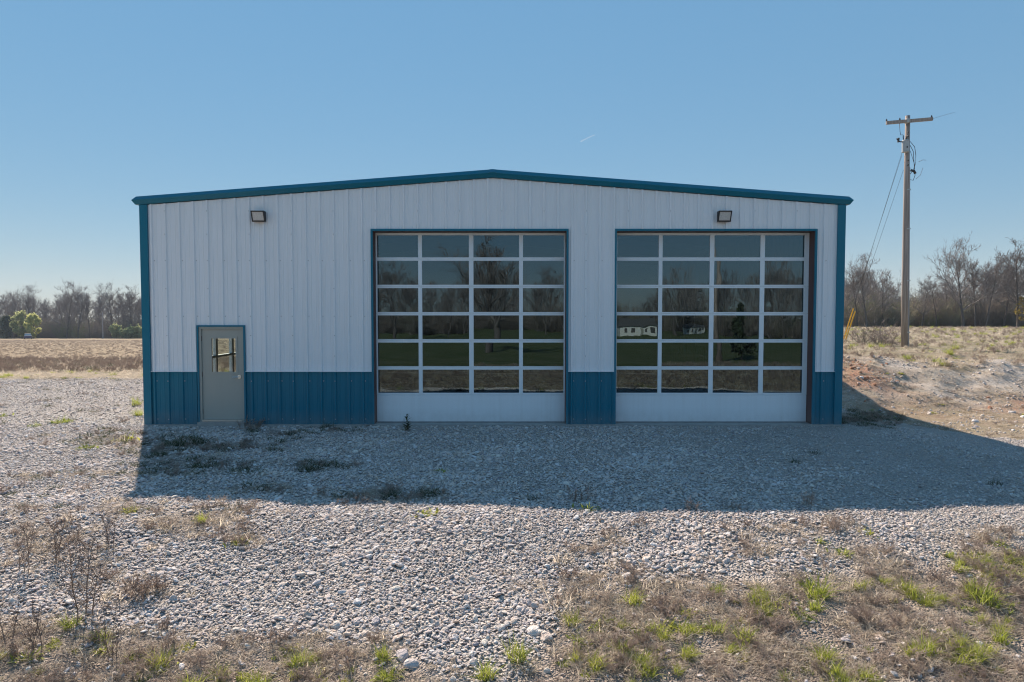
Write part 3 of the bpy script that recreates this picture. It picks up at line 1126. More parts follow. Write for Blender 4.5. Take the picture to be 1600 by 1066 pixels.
P, S = [], []
for y0, y1, s, rad in ((4.4, 6.5, 0.029, 0.0165), (6.5, 9.2, 0.028, 0.0155), (9.2, 12.2, 0.033, 0.0165), (12.2, 15.2, 0.038, 0.0175), (15.2, 26.5, 0.060, 0.0165)):
    gx, gy = jitter_grid(-1.0 * y1, 0.95 * y1, y0, y1, s)
    k = view_keep(gx, gy) & ok_spot(gx, gy) & (in_lot(gx, gy) > rng.uniform(0.2, 0.8, gx.shape))
    if y0 > 15:
        k &= (gx < BX0) | (gx > BX1)
    gx, gy = gx[k], gy[k]
    px_, py_ = project(gx, gy, terrain(gx, gy))
    wv = weedy(px_, py_)
    thin = 0.12 * (wob(gx, gy, 2.2, 12) > 0.5)
    k = rng.uniform(0, 1, gx.shape) > np.clip(wv * 1.15 + 0.10, 0, 0.93) + thin
    gx, gy, wv = gx[k], gy[k], wv[k]
    r_ = rad * np.exp(rng.normal(0, 0.30, gx.shape))
    r_ *= 1 + 0.35 * sstep(0.2, 0.9, wob(gx, gy, 1.9, 19))
    r_ *= np.where(rng.uniform(0, 1, gx.shape) < 0.025, 1.9, 1.0)
    r_ = np.minimum(r_, 0.052)
    r_ *= 1 - 0.35 * np.clip(sstep(2.5, 6, gx), 0, 1) * sstep(6.5, 9, gy)
    P.append(np.stack([gx, gy, terrain(gx, gy) + r_ * 0.18 + rng.uniform(0, 0.018, gx.shape)], 1))
    S.append(r_)
P = np.concatenate(P)
S = np.concatenate(S)
n = len(P)
rot = np.stack([rng.normal(0, 0.35, n), rng.normal(0, 0.35, n), rng.uniform(0, 6.28, n)], 1)
S_flat = np.where(P[:, 1] > 15.2, 0.75, 1.0)
scl = np.stack([S * rng.uniform(0.9, 1.35, n), S * rng.uniform(0.75, 1.0, n), S * S_flat * rng.uniform(0.34, 0.58, n)], 1)
idx = rng.integers(0, 8, n)
px_, py_ = project(P[:, 0], P[:, 1], P[:, 2])
vis = (px_ > 4) & (px_ < 1596) & (py_ < 1060) & (py_ > 700)
app = np.where(vis, S / P[:, 1], 0)
big = np.argsort(-app)[:300]
protos = []
for q in big:
    o = link('stone', stone_meshes[idx[q]], lot, P[q], rot[q], scl[q])
stones = [c_ for c_ in lot.children]
for k in range(8):
    protos.append(next(o for o in stones if o.data == stone_meshes[k]))
rest = np.ones(n, bool)
rest[big] = False
tag(scatter('gravel', P[rest], rot[rest], scl[rest], idx[rest], protos, lot), kind='stuff')

gx, gy = jitter_grid(8.4, 24, 15.5, 24.5, 0.10)
k = view_keep(gx, gy) & (in_lot(gx, gy) < 0.4) & (rng.uniform(0, 1, gx.shape) < np.clip(0.38 + 0.4 * wob(gx, gy, 2.0, 18), 0.05, 1))
gx, gy = gx[k], gy[k]
n = len(gx)
r_ = 0.017 * np.exp(rng.normal(0, 0.5, n))
tag(scatter('bank_rubble', np.stack([gx, gy, terrain(gx, gy) + r_ * 0.15], 1), np.stack([rng.normal(0, 0.4, n), rng.normal(0, 0.4, n), rng.uniform(0, 6.28, n)], 1),
            np.stack([r_ * 1.2, r_, r_ * 0.7], 1), rng.integers(0, 8, n), protos), 'small grey rubble strewn over the bank beyond the shed', kind='stuff')

# bigger loose rocks, each its own thing
for (qx, qy, r_, lab) in ((834, 988, 0.068, 'pale rounded rock at the edge of the dry weeds, largest near the green tuft'),
                          (853, 999, 0.058, 'brownish rock touching the pale rounded rock beside the dry weeds'),
                          (627, 1028, 0.07, 'flat pale rock half sunk in the brown weeds below the gravel'),
                          (641, 1040, 0.06, 'small pale rock just below the flat pale rock in brown weeds'),
                          (345, 694, 0.09, 'single white flat stone lying on shaded gravel before the grey walk door')):
    q = unproj(qx, qy)
    o = link('rock', stone_mesh(int(qx), 3, STONE, 0.5), None, (q[0], q[1], q[2] + r_ * 0.15), (0.2, 0.1, qx), (r_ * 1.2, r_, r_ * 0.75))
    tag(o, lab, 'rock')
# ------------------------------------------------------------------ plants
def blades(nb, r_, lmin, lmax, emin, emax, w_, seed, seg=3, droop=0.6, lie=0.0):
    """a tuft of nb bent tapering blades; returns V, F (quads)"""
    g = np.random.default_rng(seed)
    V_, F_ = [], []
    for _ in range(nb):
        a_ = g.uniform(0, 6.283)
        rr = r_ * math.sqrt(g.uniform())
        b0 = g.uniform(0, 6.283)
        p_ = np.array([rr * math.cos(b0), rr * math.sin(b0), lie * g.uniform()])
        e = g.uniform(emin, emax)
        L = g.uniform(lmin, lmax)
        st = L / seg
        ww = w_ * g.uniform(0.6, 1.3)
        tw = g.uniform(-0.6, 0.6)
        b = len(V_)
        for i in range(seg + 1):
            t = i / seg
            hw = ww * (1 - 0.85 * t)
            sd = np.array([-math.sin(a_ + tw), math.cos(a_ + tw), 0.25 * math.sin(tw * 3)])
            V_ += [p_ - sd * hw, p_ + sd * hw]
            d_ = np.array([math.cos(a_) * math.cos(e), math.sin(a_) * math.cos(e), math.sin(e)])
            p_ = p_ + d_ * st
            e -= droop * g.uniform(0.3, 1.2) / seg
            a_ += g.normal(0, 0.15)
            if p_[2] < 0.004:
                p_[2] = 0.004
                e = max(e, 0.0)
        for i in range(seg):
            F_.append((b + 2 * i, b + 2 * i + 1, b + 2 * i + 3, b + 2 * i + 2))
    return np.array(V_), F_


def leaves(nl, r_, L0, L1, emin, emax, wf, seed):
    """broad leaf rosette"""
    g = np.random.default_rng(seed)
    V_, F_ = [], []
    for _ in range(nl):
        a_ = g.uniform(0, 6.283)
        e = g.uniform(emin, emax)
        L = g.uniform(L0, L1)
        p_ = np.array([g.normal(0, r_), g.normal(0, r_), 0.005])
        sd = np.array([-math.sin(a_), math.cos(a_), 0])
        b = len(V_)
        for i, wd_ in enumerate((0.15, 0.8, 1.0, 0.55, 0.05)):
            hw = L * wf * wd_
            V_ += [p_ - sd * hw, p_ + sd * hw]
            d_ = np.array([math.cos(a_) * math.cos(e), math.sin(a_) * math.cos(e), math.sin(e)])
            p_ = p_ + d_ * L / 4
            e -= 0.28
        for i in range(4):
            F_.append((b + 2 * i, b + 2 * i + 1, b + 2 * i + 3, b + 2 * i + 2))
    return np.array(V_), F_


def weed_stalk(h_, nbr, seed, w_=0.004, lean=0.1):
    """upright dead stalk with thin side branches and seed heads"""
    g = np.random.default_rng(seed)
    V_, F_ = [], []

    def stick(p0, p1, w0, w1):
        b = len(V_)
        d_ = p1 - p0
        s1 = np.cross(d_, [0.3, 1, 0.1])
        s1 /= np.linalg.norm(s1) + 1e-9
        s2 = np.cross(d_, s1)
        s2 /= np.linalg.norm(s2) + 1e-9
        for pp, ww in ((p0, w0), (p1, w1)):
            for k_ in range(3):
                an = 2.094 * k_
                V_.append(pp + ww * (s1 * math.cos(an) + s2 * math.sin(an)))
        for k_ in range(3):
            F_.append((b + k_, b + (k_ + 1) % 3, b + 3 + (k_ + 1) % 3, b + 3 + k_))

    p_ = np.zeros(3)
    d_ = np.array([g.normal(0, lean), g.normal(0, lean), 1.0])
    n_ = 6
    for i in range(n_):
        q_ = p_ + d_ / np.linalg.norm(d_) * h_ / n_
        stick(p_, q_, w_ * (1 - i / n_ * 0.6), w_ * (1 - (i + 1) / n_ * 0.6))
        if i >= 1:
            for _ in range(nbr):
                a_ = g.uniform(0, 6.283)
                e = g.uniform(0.5, 1.2)
                L = h_ * g.uniform(0.12, 0.35) * (1.2 - 0.6 * i / n_)
                dd = np.array([math.cos(a_) * math.cos(e), math.sin(a_) * math.cos(e), math.sin(e)])
                m_ = p_ + dd * L * 0.55
                t_ = m_ + (dd + np.array([g.normal(0, .25), g.normal(0, .25), 0.2])) * L * 0.5
                stick(p_, m_, w_ * 0.5, w_ * 0.4)
                stick(m_, t_, w_ * 0.4, w_ * 0.25)
                for _k in range(3):
                    s_ = m_ + (t_ - m_) * g.uniform(0.1, 1)
                    u_ = s_ + g.normal(0, 1, 3) * 0.022
                    stick(s_, u_, w_ * 0.55, w_ * 0.3)
        p_ = q_
        d_ = d_ + np.array([g.normal(0, lean), g.normal(0, lean), 0])
    return np.array(V_), F_


def join(parts):
    V_, F_, M_ = [], [], []
    for (v_, f_, m_) in parts:
        b = len(V_)
        V_ += list(v_)
        F_ += [tuple(i + b for i in q) for q in f_]
        M_ += [m_] * len(f_)
    return np.array(V_), F_, M_


def plant_mesh(name, parts, mats):
    V_, F_, M_ = join(parts)
    return mesh_np(name, V_, F_, mats, True, M_)


def pm_mat(seed):          # matted dry grass
    a_ = blades(22, 0.14, 0.05, 0.15, 0.0, 0.6, 0.0052, seed, 3, 0.6, 0.03)
    b_ = blades(12, 0.15, 0.06, 0.16, 0.0, 0.5, 0.0042, seed + 1, 3, 0.4, 0.04)
    return plant_mesh('dry_mat', [(*a_, 0), (*b_, 1)], [DRY, DRYG])


def pm_dry(seed):          # standing dry clump
    a_ = blades(28, 0.09, 0.08, 0.20, 0.3, 1.3, 0.0046, seed, 4, 1.1)
    b_ = blades(14, 0.11, 0.08, 0.17, 0.1, 0.8, 0.0042, seed + 1, 3, 0.6)
    return plant_mesh('dry_clump', [(*a_, 0), (*b_, 1)], [DRY, STRAW])


def pm_bush(seed):         # brown wiry bush
    ps = []
    g = np.random.default_rng(seed)
    for i in range(5):
        v_, f_ = weed_stalk(g.uniform(0.10, 0.20), 2, seed * 10 + i, 0.0042, 0.35)
        v_ = v_ + np.array([g.normal(0, 0.06), g.normal(0, 0.06), 0])
        ps.append((v_, f_, 0))
    ps.append((*blades(16, 0.12, 0.06, 0.16, 0.2, 1.1, 0.0044, seed + 2, 3, 0.6), 1))
    return plant_mesh('wiry_bush', ps, [DRYG, DRY])


def pm_green(seed):        # grass tuft, fresh and straw blades
    a_ = blades(85, 0.08, 0.12, 0.27, 0.55, 1.5, 0.0042, seed, 4, 1.1)
    b_ = blades(24, 0.10, 0.10, 0.24, 0.2, 1.1, 0.003, seed + 1, 3, 0.7)
    return plant_mesh('green_tuft', [(*a_, 0), (*b_, 1)], [GREEN, STRAW])


def pm_leaf(seed):         # low leafy weed
    a_ = leaves(34, 0.055, 0.04, 0.10, 0.25, 1.3, 0.15, seed)
    b_ = blades(14, 0.06, 0.08, 0.17, 0.5, 1.3, 0.004, seed + 1, 3, 0.8)
    return plant_mesh('leafy_weed', [(*a_, 0), (*b_, 1)], [GREEN2, GREEN])


def pm_stalk(seed, n_=3, h_=0.62):
    ps = []
    g = np.random.default_rng(seed)
    for i in range(n_):
        v_, f_ = weed_stalk(h_ * g.uniform(0.65, 1.1), 3, seed * 10 + i, 0.0066, 0.09)
        ps.append((v_ + np.array([g.normal(0, 0.05), g.normal(0, 0.05), 0]), f_, 0))
    ps.append((*blades(14, 0.1, 0.06, 0.16, 0.2, 1.0, 0.003, seed + 3, 3, 0.5), 1))
    return plant_mesh('dead_stalk', ps, [STALKM, DRY])


def pm_thistle(seed):      # upright dark leafy weed by the door
    g = np.random.default_rng(seed)
    ps = [(*weed_stalk(0.30, 0, seed, 0.006, 0.02), 1)]
    for k_ in range(9):
        z_ = 0.02 + 0.031 * k_
        v_, f_ = leaves(7, 0.006, 0.13 * (1 - 0.07 * k_), 0.17 * (1 - 0.075 * k_), 0.35, 1.0, 0.12, seed + k_)
        ps.append((v_ + np.array([0, 0, z_]), f_, 0))
    return plant_mesh('thistle', ps, [DARKG, DARKG])


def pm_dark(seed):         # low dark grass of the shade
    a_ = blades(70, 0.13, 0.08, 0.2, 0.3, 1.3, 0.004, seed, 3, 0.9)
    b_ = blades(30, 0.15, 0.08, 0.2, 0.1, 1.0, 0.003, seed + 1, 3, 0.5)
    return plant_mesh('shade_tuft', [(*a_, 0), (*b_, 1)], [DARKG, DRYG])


MAKERS = {'mat': pm_mat, 'dry': pm_dry, 'bush': pm_bush, 'green': pm_green, 'leaf': pm_leaf, 'stalk': pm_stalk, 'thistle': pm_thistle, 'dark': pm_dark}
NAMES = {'mat': 'dry_grass_tuft', 'dry': 'dry_grass_tuft', 'bush': 'dead_weed', 'green': 'grass_tuft', 'leaf': 'leafy_weed', 'stalk': 'weed_stalk', 'thistle': 'thistle', 'dark': 'grass_tuft'}
GROUPS = {'mat': 'dry grass tufts on the lot', 'dry': 'dry grass tufts on the lot', 'bush': 'dead brown weeds on the lot', 'green': 'green grass tufts', 'leaf': 'leafy green weeds', 'stalk': 'dead weed stalks', 'thistle': None, 'dark': 'dark tufts in the shade of the shed'}
lib = {k: [MAKERS[k](1000 + 37 * i + 11 * len(k)) for i in range(4)] for k in MAKERS}
plant_of = {k: [None] * 4 for k in MAKERS}
# px, py (foot), kind, scale, label
PL = [
    (1277, 934, 'green', 1.15, 'largest bright green grass tuft, standing alone on the brown weeds'),
    (1541, 945, 'green', 1.25, 'bright green grass tuft inside the widest green patch of brown weeds'),
    (1522, 930, 'green', 0.95, 'smaller green tuft behind the brightest tuft of the widest green patch'),
    (1566, 952, 'leaf', 1.2, 'leafy weed in front of the brightest tuft of the widest green patch'),
    (1418, 926, 'green', 0.8, 'thin green tuft midway between the largest tuft and the widest green patch'),
    (1514, 872, 'leaf', 1.0, 'small yellow green weed above the widest green patch, near the gravel'),
    (1315, 866, 'leaf', 1.0, 'yellow green weed among dry grass below the shadow edge'),
    (1355, 834, 'leaf', 0.9, 'pale green weed on open gravel close to the shadow edge'),
    (1281, 848, 'leaf', 0.75, 'faint green weed between two dry patches by the shadow edge'),
    (1254, 966, 'leaf', 1.25, 'leafy weed just below the largest bright green grass tuft'),
    (1208, 949, 'leaf', 1.1, 'yellowish leafy weed a step to the left of the largest green tuft'),
    (1163, 1002, 'green', 0.75, 'loose pale green tuft low in the brown weeds, below a leafy weed'),
    (1288, 1034, 'green', 0.8, 'grassy green weed near the bottom edge below the largest tuft'),
    (1451, 1022, 'green', 0.85, 'wide low yellow green tuft near the bottom edge below the widest patch'),
    (1567, 899, 'leaf', 1.0, 'pale green weed just behind the widest green patch'),
    (1074, 960, 'leaf', 0.9, 'small leafy weed among brown weeds between two green tufts'),
    (1560, 852, 'leaf', 0.95, 'yellow green weed on the far fringe of the brown weeds'),
    (990, 944, 'green', 0.9, 'bright green tuft beside the big dry brown clump'),
    (1053, 981, 'leaf', 0.8, 'bright green weed right of the dry clump and below a tuft'),
    (892, 976, 'green', 0.7, 'short green tuft at the foot of the big dry brown clump'),
    (903, 1004, 'leaf', 1.0, 'flat green rosette right of the two loose rocks'),
    (932, 1044, 'green', 0.75, 'yellow green tuft near the bottom edge right of the rocks'),
    (1012, 1054, 'green', 0.85, 'upright green tuft on the bottom edge of the brown weeds'),
    (808, 1032, 'green', 0.9, 'green tuft with straw blades beside the pale rounded rock'),
    (826, 1050, 'dry', 0.9, 'straw coloured clump bending over below the pale rounded rock'),
    (668, 806, 'leaf', 1.3, 'lone yellow green weed on sunny gravel below the shadow edge'),
    (917, 797, 'leaf', 1.2, 'small green weed standing right on the shadow edge'),
    (606, 1060, 'leaf', 1.3, 'dark green leafy weed at the bottom edge in brown weeds'),
    (760, 1060, 'green', 0.8, 'green tuft on the bottom edge between stones and weeds'),
    (208, 800, 'leaf', 1.1, 'green weed just outside the corner of the shadow'),
    (372, 850, 'leaf', 1.1, 'green weed beside a tan dry clump on the gravel'),
    (112, 982, 'green', 0.75, 'fresh green tuft at the foot of the tallest dead stalk'),
    (42, 1032, 'leaf', 1.0, 'yellow green weed in brown weeds at the near corner'),
    (83, 1012, 'leaf', 0.7, 'tiny yellow sprout above the near corner weeds'),
    (165, 1016, 'leaf', 0.8, 'small yellow sprout in brown weeds below the gravel'),
    (250, 1040, 'green', 0.75, 'wide green tuft in the brown weeds near the bottom edge'),
    (138, 702, 'leaf', 1.6, 'pale green weed on open gravel left of the shadow corner'),
    (185, 693, 'dry', 1.5, 'yellowish clump beside the shadow, in line with the walk door foot'),
    (198, 690, 'leaf', 1.8, 'green weed touching the shadow line by the corner trim'),
    (92, 662, 'leaf', 1.9, 'bright yellow weed alone on the far gravel, lower of a pair'),
    (103, 660, 'leaf', 1.6, 'bright yellow weed alone on the far gravel, taller of a pair'),
    (54, 667, 'leaf', 1.3, 'small yellow weed left of the bright yellow pair'),
    (2, 652, 'leaf', 1.6, 'yellow weed cut by the picture edge on far gravel'),
    (213, 634, 'green', 1.3, 'tall pale green grass beside the blue corner trim, farther clump'),
    (216, 650, 'green', 1.1, 'tall pale green grass beside the blue corner trim, nearer clump'),
    (636, 674, 'thistle', 1.15, 'dark leafy thistle before the overhead door nearer the walk door'),
    (391, 671, 'bush', 1.7, 'brown wiry dead bush against the wall beside the walk door'),
    (404, 668, 'bush', 1.2, 'smaller brown bush leaning off the wiry bush by the walk door'),
    (690, 738, 'leaf', 0.9, 'dark green weed alone on shaded gravel mid way to the doors'),
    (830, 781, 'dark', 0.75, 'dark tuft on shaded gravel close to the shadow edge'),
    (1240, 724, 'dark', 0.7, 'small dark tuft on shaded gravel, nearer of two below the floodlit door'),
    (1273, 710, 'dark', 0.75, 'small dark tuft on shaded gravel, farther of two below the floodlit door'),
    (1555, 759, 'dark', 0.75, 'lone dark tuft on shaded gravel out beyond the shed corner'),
    (905, 783, 'bush', 1.1, 'spindly dead weed at the shadow edge beside a green weed'),
    (1085, 796, 'bush', 0.9, 'dark dead weed on the shadow edge below the blue pier'),
    (1262, 790, 'bush', 1.0, 'dead weed on the shadow edge under the overhead door'),
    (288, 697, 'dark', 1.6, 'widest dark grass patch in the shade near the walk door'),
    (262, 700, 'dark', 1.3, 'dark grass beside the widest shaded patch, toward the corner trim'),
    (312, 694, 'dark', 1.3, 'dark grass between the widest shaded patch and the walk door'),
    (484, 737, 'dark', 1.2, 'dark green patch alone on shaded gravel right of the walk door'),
    (380, 703, 'bush', 1.1, 'dull brown weed on shaded gravel below the wiry bush'),
    (352, 702, 'bush', 1.0, 'dull brown weed on shaded gravel straight below the walk door'),
    (340, 716, 'mat', 1.5, 'flattened brown mat on shaded gravel in front of the walk door'),
    (605, 781, 'mat', 1.6, 'flattened brown mat lying along the shadow edge'),
    (455, 680, 'dark', 0.9, 'low dark tuft by the blue wall between the doors'),
    (145, 966, 'stalk', 1.45, 'tallest dead branching stalk on the gravel at the left'),
    (40, 895, 'stalk', 0.95, 'dead stalk with reddish twigs nearest the left picture edge'),
    (84, 882, 'stalk', 0.85, 'dead stalk standing between the reddish stalk and the tallest stalk'),
    (120, 868, 'stalk', 0.7, 'thin dead stalk just behind the tallest stalk'),
    (170, 855, 'stalk', 0.85, 'dead stalk behind and right of the tallest stalk'),
    (130, 898, 'stalk', 0.7, 'bent dead stalk close to the base of the tallest stalk'),
    (52, 1020, 'stalk', 0.8, 'short dead stalk rising from the near corner weeds'),
    (8, 1005, 'stalk', 0.9, 'dead stalk with yellow base at the very picture edge'),
    (182, 1030, 'stalk', 0.75, 'dead stalk beside a yellow sprout below the gravel'),
    (200, 940, 'bush', 1.35, 'dark brown wiry clump on gravel right of the tallest stalk'),
    (222, 932, 'bush', 1.1, 'lighter brown clump joined to the dark wiry clump'),
    (247, 922, 'bush', 0.85, 'small tan clump at the end of the wiry clumps'),
    (243, 818, 'dry', 1.15, 'straw clump just below the shadow corner, first of a row'),
    (275, 828, 'dry', 1.2, 'straw clump in the row below the shadow, beside the darkest gap'),
    (300, 838, 'dry', 1.0, 'straw clump set forward of the row below the shadow'),
    (338, 818, 'dry', 1.05, 'straw clump ending the row below the shadow'),
    (398, 852, 'dry', 1.0, 'tan dry clump on gravel beside a green weed'),
    (112, 812, 'dry', 1.1, 'tan dry grass clump far left below open gravel'),
    (60, 835, 'mat', 1.7, 'grey brown mat of dead grass by the left picture edge'),
    (877, 878, 'dry', 1.1, 'dry grass clump standing on gravel above the big dry clump'),
    (872, 950, 'dry', 1.5, 'biggest dry brown clump at the border of gravel and weeds'),
    (900, 938, 'dry', 1.3, 'dry brown clump behind the biggest clump at the gravel border'),
    (940, 925, 'dry', 1.2, 'dry brown clump right of the pair at the gravel border'),
    (955, 885, 'dry', 0.95, 'thin dry grass rising from gravel above the dry border'),
    (1010, 918, 'dry', 1.2, 'dry clump behind the bright green tuft on the border'),
    (1065, 915, 'dry', 1.1, 'dry clump on the upper fringe of the brown weeds'),
    (1195, 858, 'dry', 1.0, 'flattened tan grass on gravel below the shadow edge'),
    (1160, 848, 'mat', 1.5, 'grey tan mat on gravel beside the flattened tan grass'),
]
for i, (qx, qy, kd, sc, lab) in enumerate(PL):
    q = unproj(qx, qy)
    k = i % 4
    sc *= {'stalk': 0.84, 'leaf': 0.9}.get(kd, 1.0)
    nm = NAMES[kd]
    o = link(nm, lib[kd][k], None, q, (0, 0, random.uniform(0, 6.28)), (sc, sc, sc * random.uniform(0.9, 1.1)))
    tag(o, lab, 'plant' if kd in ('leaf', 'thistle', 'bush', 'stalk') else 'grass tuft', GROUPS[kd])
    for kk in range(4):
        if plant_of[kd][kk] is None and lib[kd][kk] == o.data:
            plant_of[kd][kk] = o
for kd in plant_of:
    plant_of[kd] = [o for o in plant_of[kd] if o is not None]

# ------------------------------------------------------------------ ground cover nobody could count
def cover(name, label, x, y, kinds, s0, s1, zs=1.0, sink=0.0):
    n_ = len(x)
    prot, choose = [], []
    for kd, wgt in kinds:
        for o in plant_of[kd]:
            prot.append(o)
            choose.append(wgt / len(plant_of[kd]))
    choose = np.array(choose) / np.sum(choose)
    ix = rng.choice(len(prot), n_, p=choose)
    s = rng.uniform(s0, s1, n_)
    pts_ = np.stack([x, y, terrain(x, y) - sink], 1)
    rt = np.stack([rng.normal(0, 0.12, n_), rng.normal(0, 0.12, n_), rng.uniform(0, 6.28, n_)], 1)
    sc_ = np.stack([s, s, s * zs * rng.uniform(0.8, 1.2, n_)], 1)
    return tag(scatter(name, pts_, rt, sc_, ix, prot), label, kind='stuff')


gx, gy = jitter_grid(-10, 10, 4.4, 10.5, 0.068)
k = view_keep(gx, gy)
gx, gy = gx[k], gy[k]
px_, py_ = project(gx, gy, terrain(gx, gy))
wv = weedy(px_, py_)
patch = np.clip(0.60 + 0.65 * wob(gx, gy, 0.9, 13), 0.10, 1)
k = rng.uniform(0, 1, gx.shape) < np.maximum(wv * patch, 0.55 * wv * (gx < -1.5))
cover('dry_grass', 'matted grey brown dead grass and weeds in the foreground', gx[k], gy[k], [('mat', 0.70), ('dry', 0.20), ('bush', 0.10)], 0.5, 1.0, 0.85)
gr_ = np.clip(0.15 + 0.75 * wob(gx, gy, 1.3, 14) * (px_ > 860), 0, 1) + 0.16 * (py_ > 1000)
k = (rng.uniform(0, 1, gx.shape) < sstep(0.5, 1, wv) * gr_ * 0.20)
cover('green_undergrowth', 'thin green shoots coming up through the dead grass', gx[k], gy[k], [('leaf', 0.5), ('green', 0.5)], 0.35, 0.75)
# the same weeds go on behind the camera, where the door glass mirrors them
gx, gy = jitter_grid(-9, 16, -9.5, 4.6, 0.27)
k = rng.uniform(0, 1, gx.shape) < np.clip(0.6 + 0.5 * wob(gx, gy, 2.4, 21), 0.1, 1)
cover('weed_cover', 'dead weeds on the low ground, mirrored in the door glass', gx[k], gy[k], [('mat', 0.4), ('dry', 0.25), ('bush', 0.35)], 1.0, 1.7, 0.9)
# sparse wisps in the shaded and far gravel
gx, gy = jitter_grid(-26, 14, 8.5, 26, 0.11)
k = view_keep(gx, gy) & ok_spot(gx, gy)
gx, gy = gx[k], gy[k]
px_, py_ = project(gx, gy, terrain(gx, gy))
wv = weedy(px_, py_) * (py_ < 800)
k = rng.uniform(0, 1, gx.shape) < wv * 0.8
k |= (rng.uniform(0, 1, gx.shape) < 0.012) & (in_lot(gx, gy) > 0.5) & (gx < BX0)
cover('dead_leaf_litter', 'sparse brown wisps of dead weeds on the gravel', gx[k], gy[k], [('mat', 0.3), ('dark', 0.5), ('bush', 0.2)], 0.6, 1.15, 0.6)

# left field: grass strip, band of taller weeds, brown meadow
def wedge(pa, pb, y0, y1, s):
    lo = (pa - 800) / F
    hi = (pb - 800) / F
    gx_, gy_ = jitter_grid(min(lo * y0, lo * y1), max(hi * y0, hi * y1), y0, y1, s)
    q = gx_ / gy_
    kk = (q > lo) & (q < hi)
    return gx_[kk], gy_[kk]


gx, gy = wedge(-60, 390, 25.2, 30.5, 0.26)
cover('field_grass', 'pale dry grass strip along the far edge of the gravel', gx, gy, [('dry', 0.52), ('mat', 0.45), ('green', 0.02), ('leaf', 0.01)], 0.7, 1.4, 0.7)
gx, gy = wedge(-60, 390, 30, 43, 0.30)
k = rng.uniform(0, 1, gx.shape) < np.clip(0.75 + 0.4 * wob(gx, gy, 4, 15), 0, 1)
cover('tall_weeds', 'dark band of taller dead weeds crossing the left field', gx[k], gy[k], [('bush', 0.62), ('dark', 0.10), ('dry', 0.28)], 0.9, 1.6, 0.9)
gx, gy = wedge(-60, 390, 43, 150, 0.70)
cover('meadow_grass', 'reddish brown dead meadow grass below the left wood', gx, gy, [('bush', 0.5), ('dry', 0.3), ('mat', 0.2)], 1.0, 1.8, 0.4)
# right field
gx, gy = wedge(1290, 1680, 22.5, 74, 0.36)
k = (gx > 8.6) & (rng.uniform(0, 1, gx.shape) < np.clip(0.55 + 0.45 * wob(gx, gy, 3.0, 16), 0.15, 1))
gx, gy = gx[k], gy[k]
cover('pasture_grass', 'dry and greening rough grass on the field by the utility pole', gx, gy, [('dry', 0.44), ('mat', 0.28), ('green', 0.05), ('bush', 0.23)], 0.8, 1.8, 0.8)
gx, gy = wedge(1290, 1680, 15.0, 23.5, 0.17)
k = (gx > 8.0) & (in_lot(gx, gy) < 0.6) & (rng.uniform(0, 1, gx.shape) < np.clip(0.55 + 0.45 * wob(gx, gy, 1.6, 17), 0.08, 1))
gx, gy = gx[k], gy[k]
cover('bank_weeds', 'thin dead weeds over the bank of gravel and clay', gx, gy, [('mat', 0.6), ('dry', 0.33), ('bush', 0.05), ('leaf', 0.02)], 0.5, 1.1, 0.6)

# clay clods on the bank
cm = [stone_mesh(300 + i, 2, CLAYM, 0.4) for i in range(3)]
tagd = []
for i in range(80):
    if i < 58:
        qx, qy = random.gauss(10.8, 0.75), random.gauss(21.6, 0.9)
    else:
        qx, qy = random.gauss(14.8, 0.9), random.gauss(19.2, 0.45)
    r_ = random.uniform(0.025, 0.07)
    if qx < 8.6:
        continue
    o = link('clay_clod', cm[i % 3], ground, (qx, qy, float(terrain(qx, qy)) + r_ * 0.25), (random.random(), random.random(), random.random() * 6), (r_ * 1.3, r_, r_ * 0.8))

# ------------------------------------------------------------------ trees
def tubes(P0, P1, R0, R1, ns):
    P0, P1 = np.asarray(P0), np.asarray(P1)
    R0, R1 = np.asarray(R0)[:, None, None], np.asarray(R1)[:, None, None]
    d_ = P1 - P0
    ln = np.linalg.norm(d_, axis=1, keepdims=True) + 1e-9
    d_ = d_ / ln
    ref = np.where(np.abs(d_[:, 2:3]) > 0.9, np.array([[1.0, 0, 0]]), np.array([[0, 0, 1.0]]))
    s1 = np.cross(d_, ref)
    s1 /= np.linalg.norm(s1, axis=1, keepdims=True) + 1e-9
    s2 = np.cross(d_, s1)
    an = np.arange(ns) * 2 * math.pi / ns
    ring = s1[:, None, :] * np.cos(an)[None, :, None] + s2[:, None, :] * np.sin(an)[None, :, None]
    V_ = np.concatenate([P0[:, None, :] + ring * R0, P1[:, None, :] + ring * R1], 1).reshape(-1, 3)
    n_ = len(P0)
    b = (np.arange(n_) * 2 * ns)[:, None]
    k_ = np.arange(ns)[None, :]
    k2 = (np.arange(ns)[None, :] + 1) % ns
    F_ = np.stack([b + k_, b + k2, b + ns + k2, b + ns + k_], -1).reshape(-1, 4)
    return V_, F_


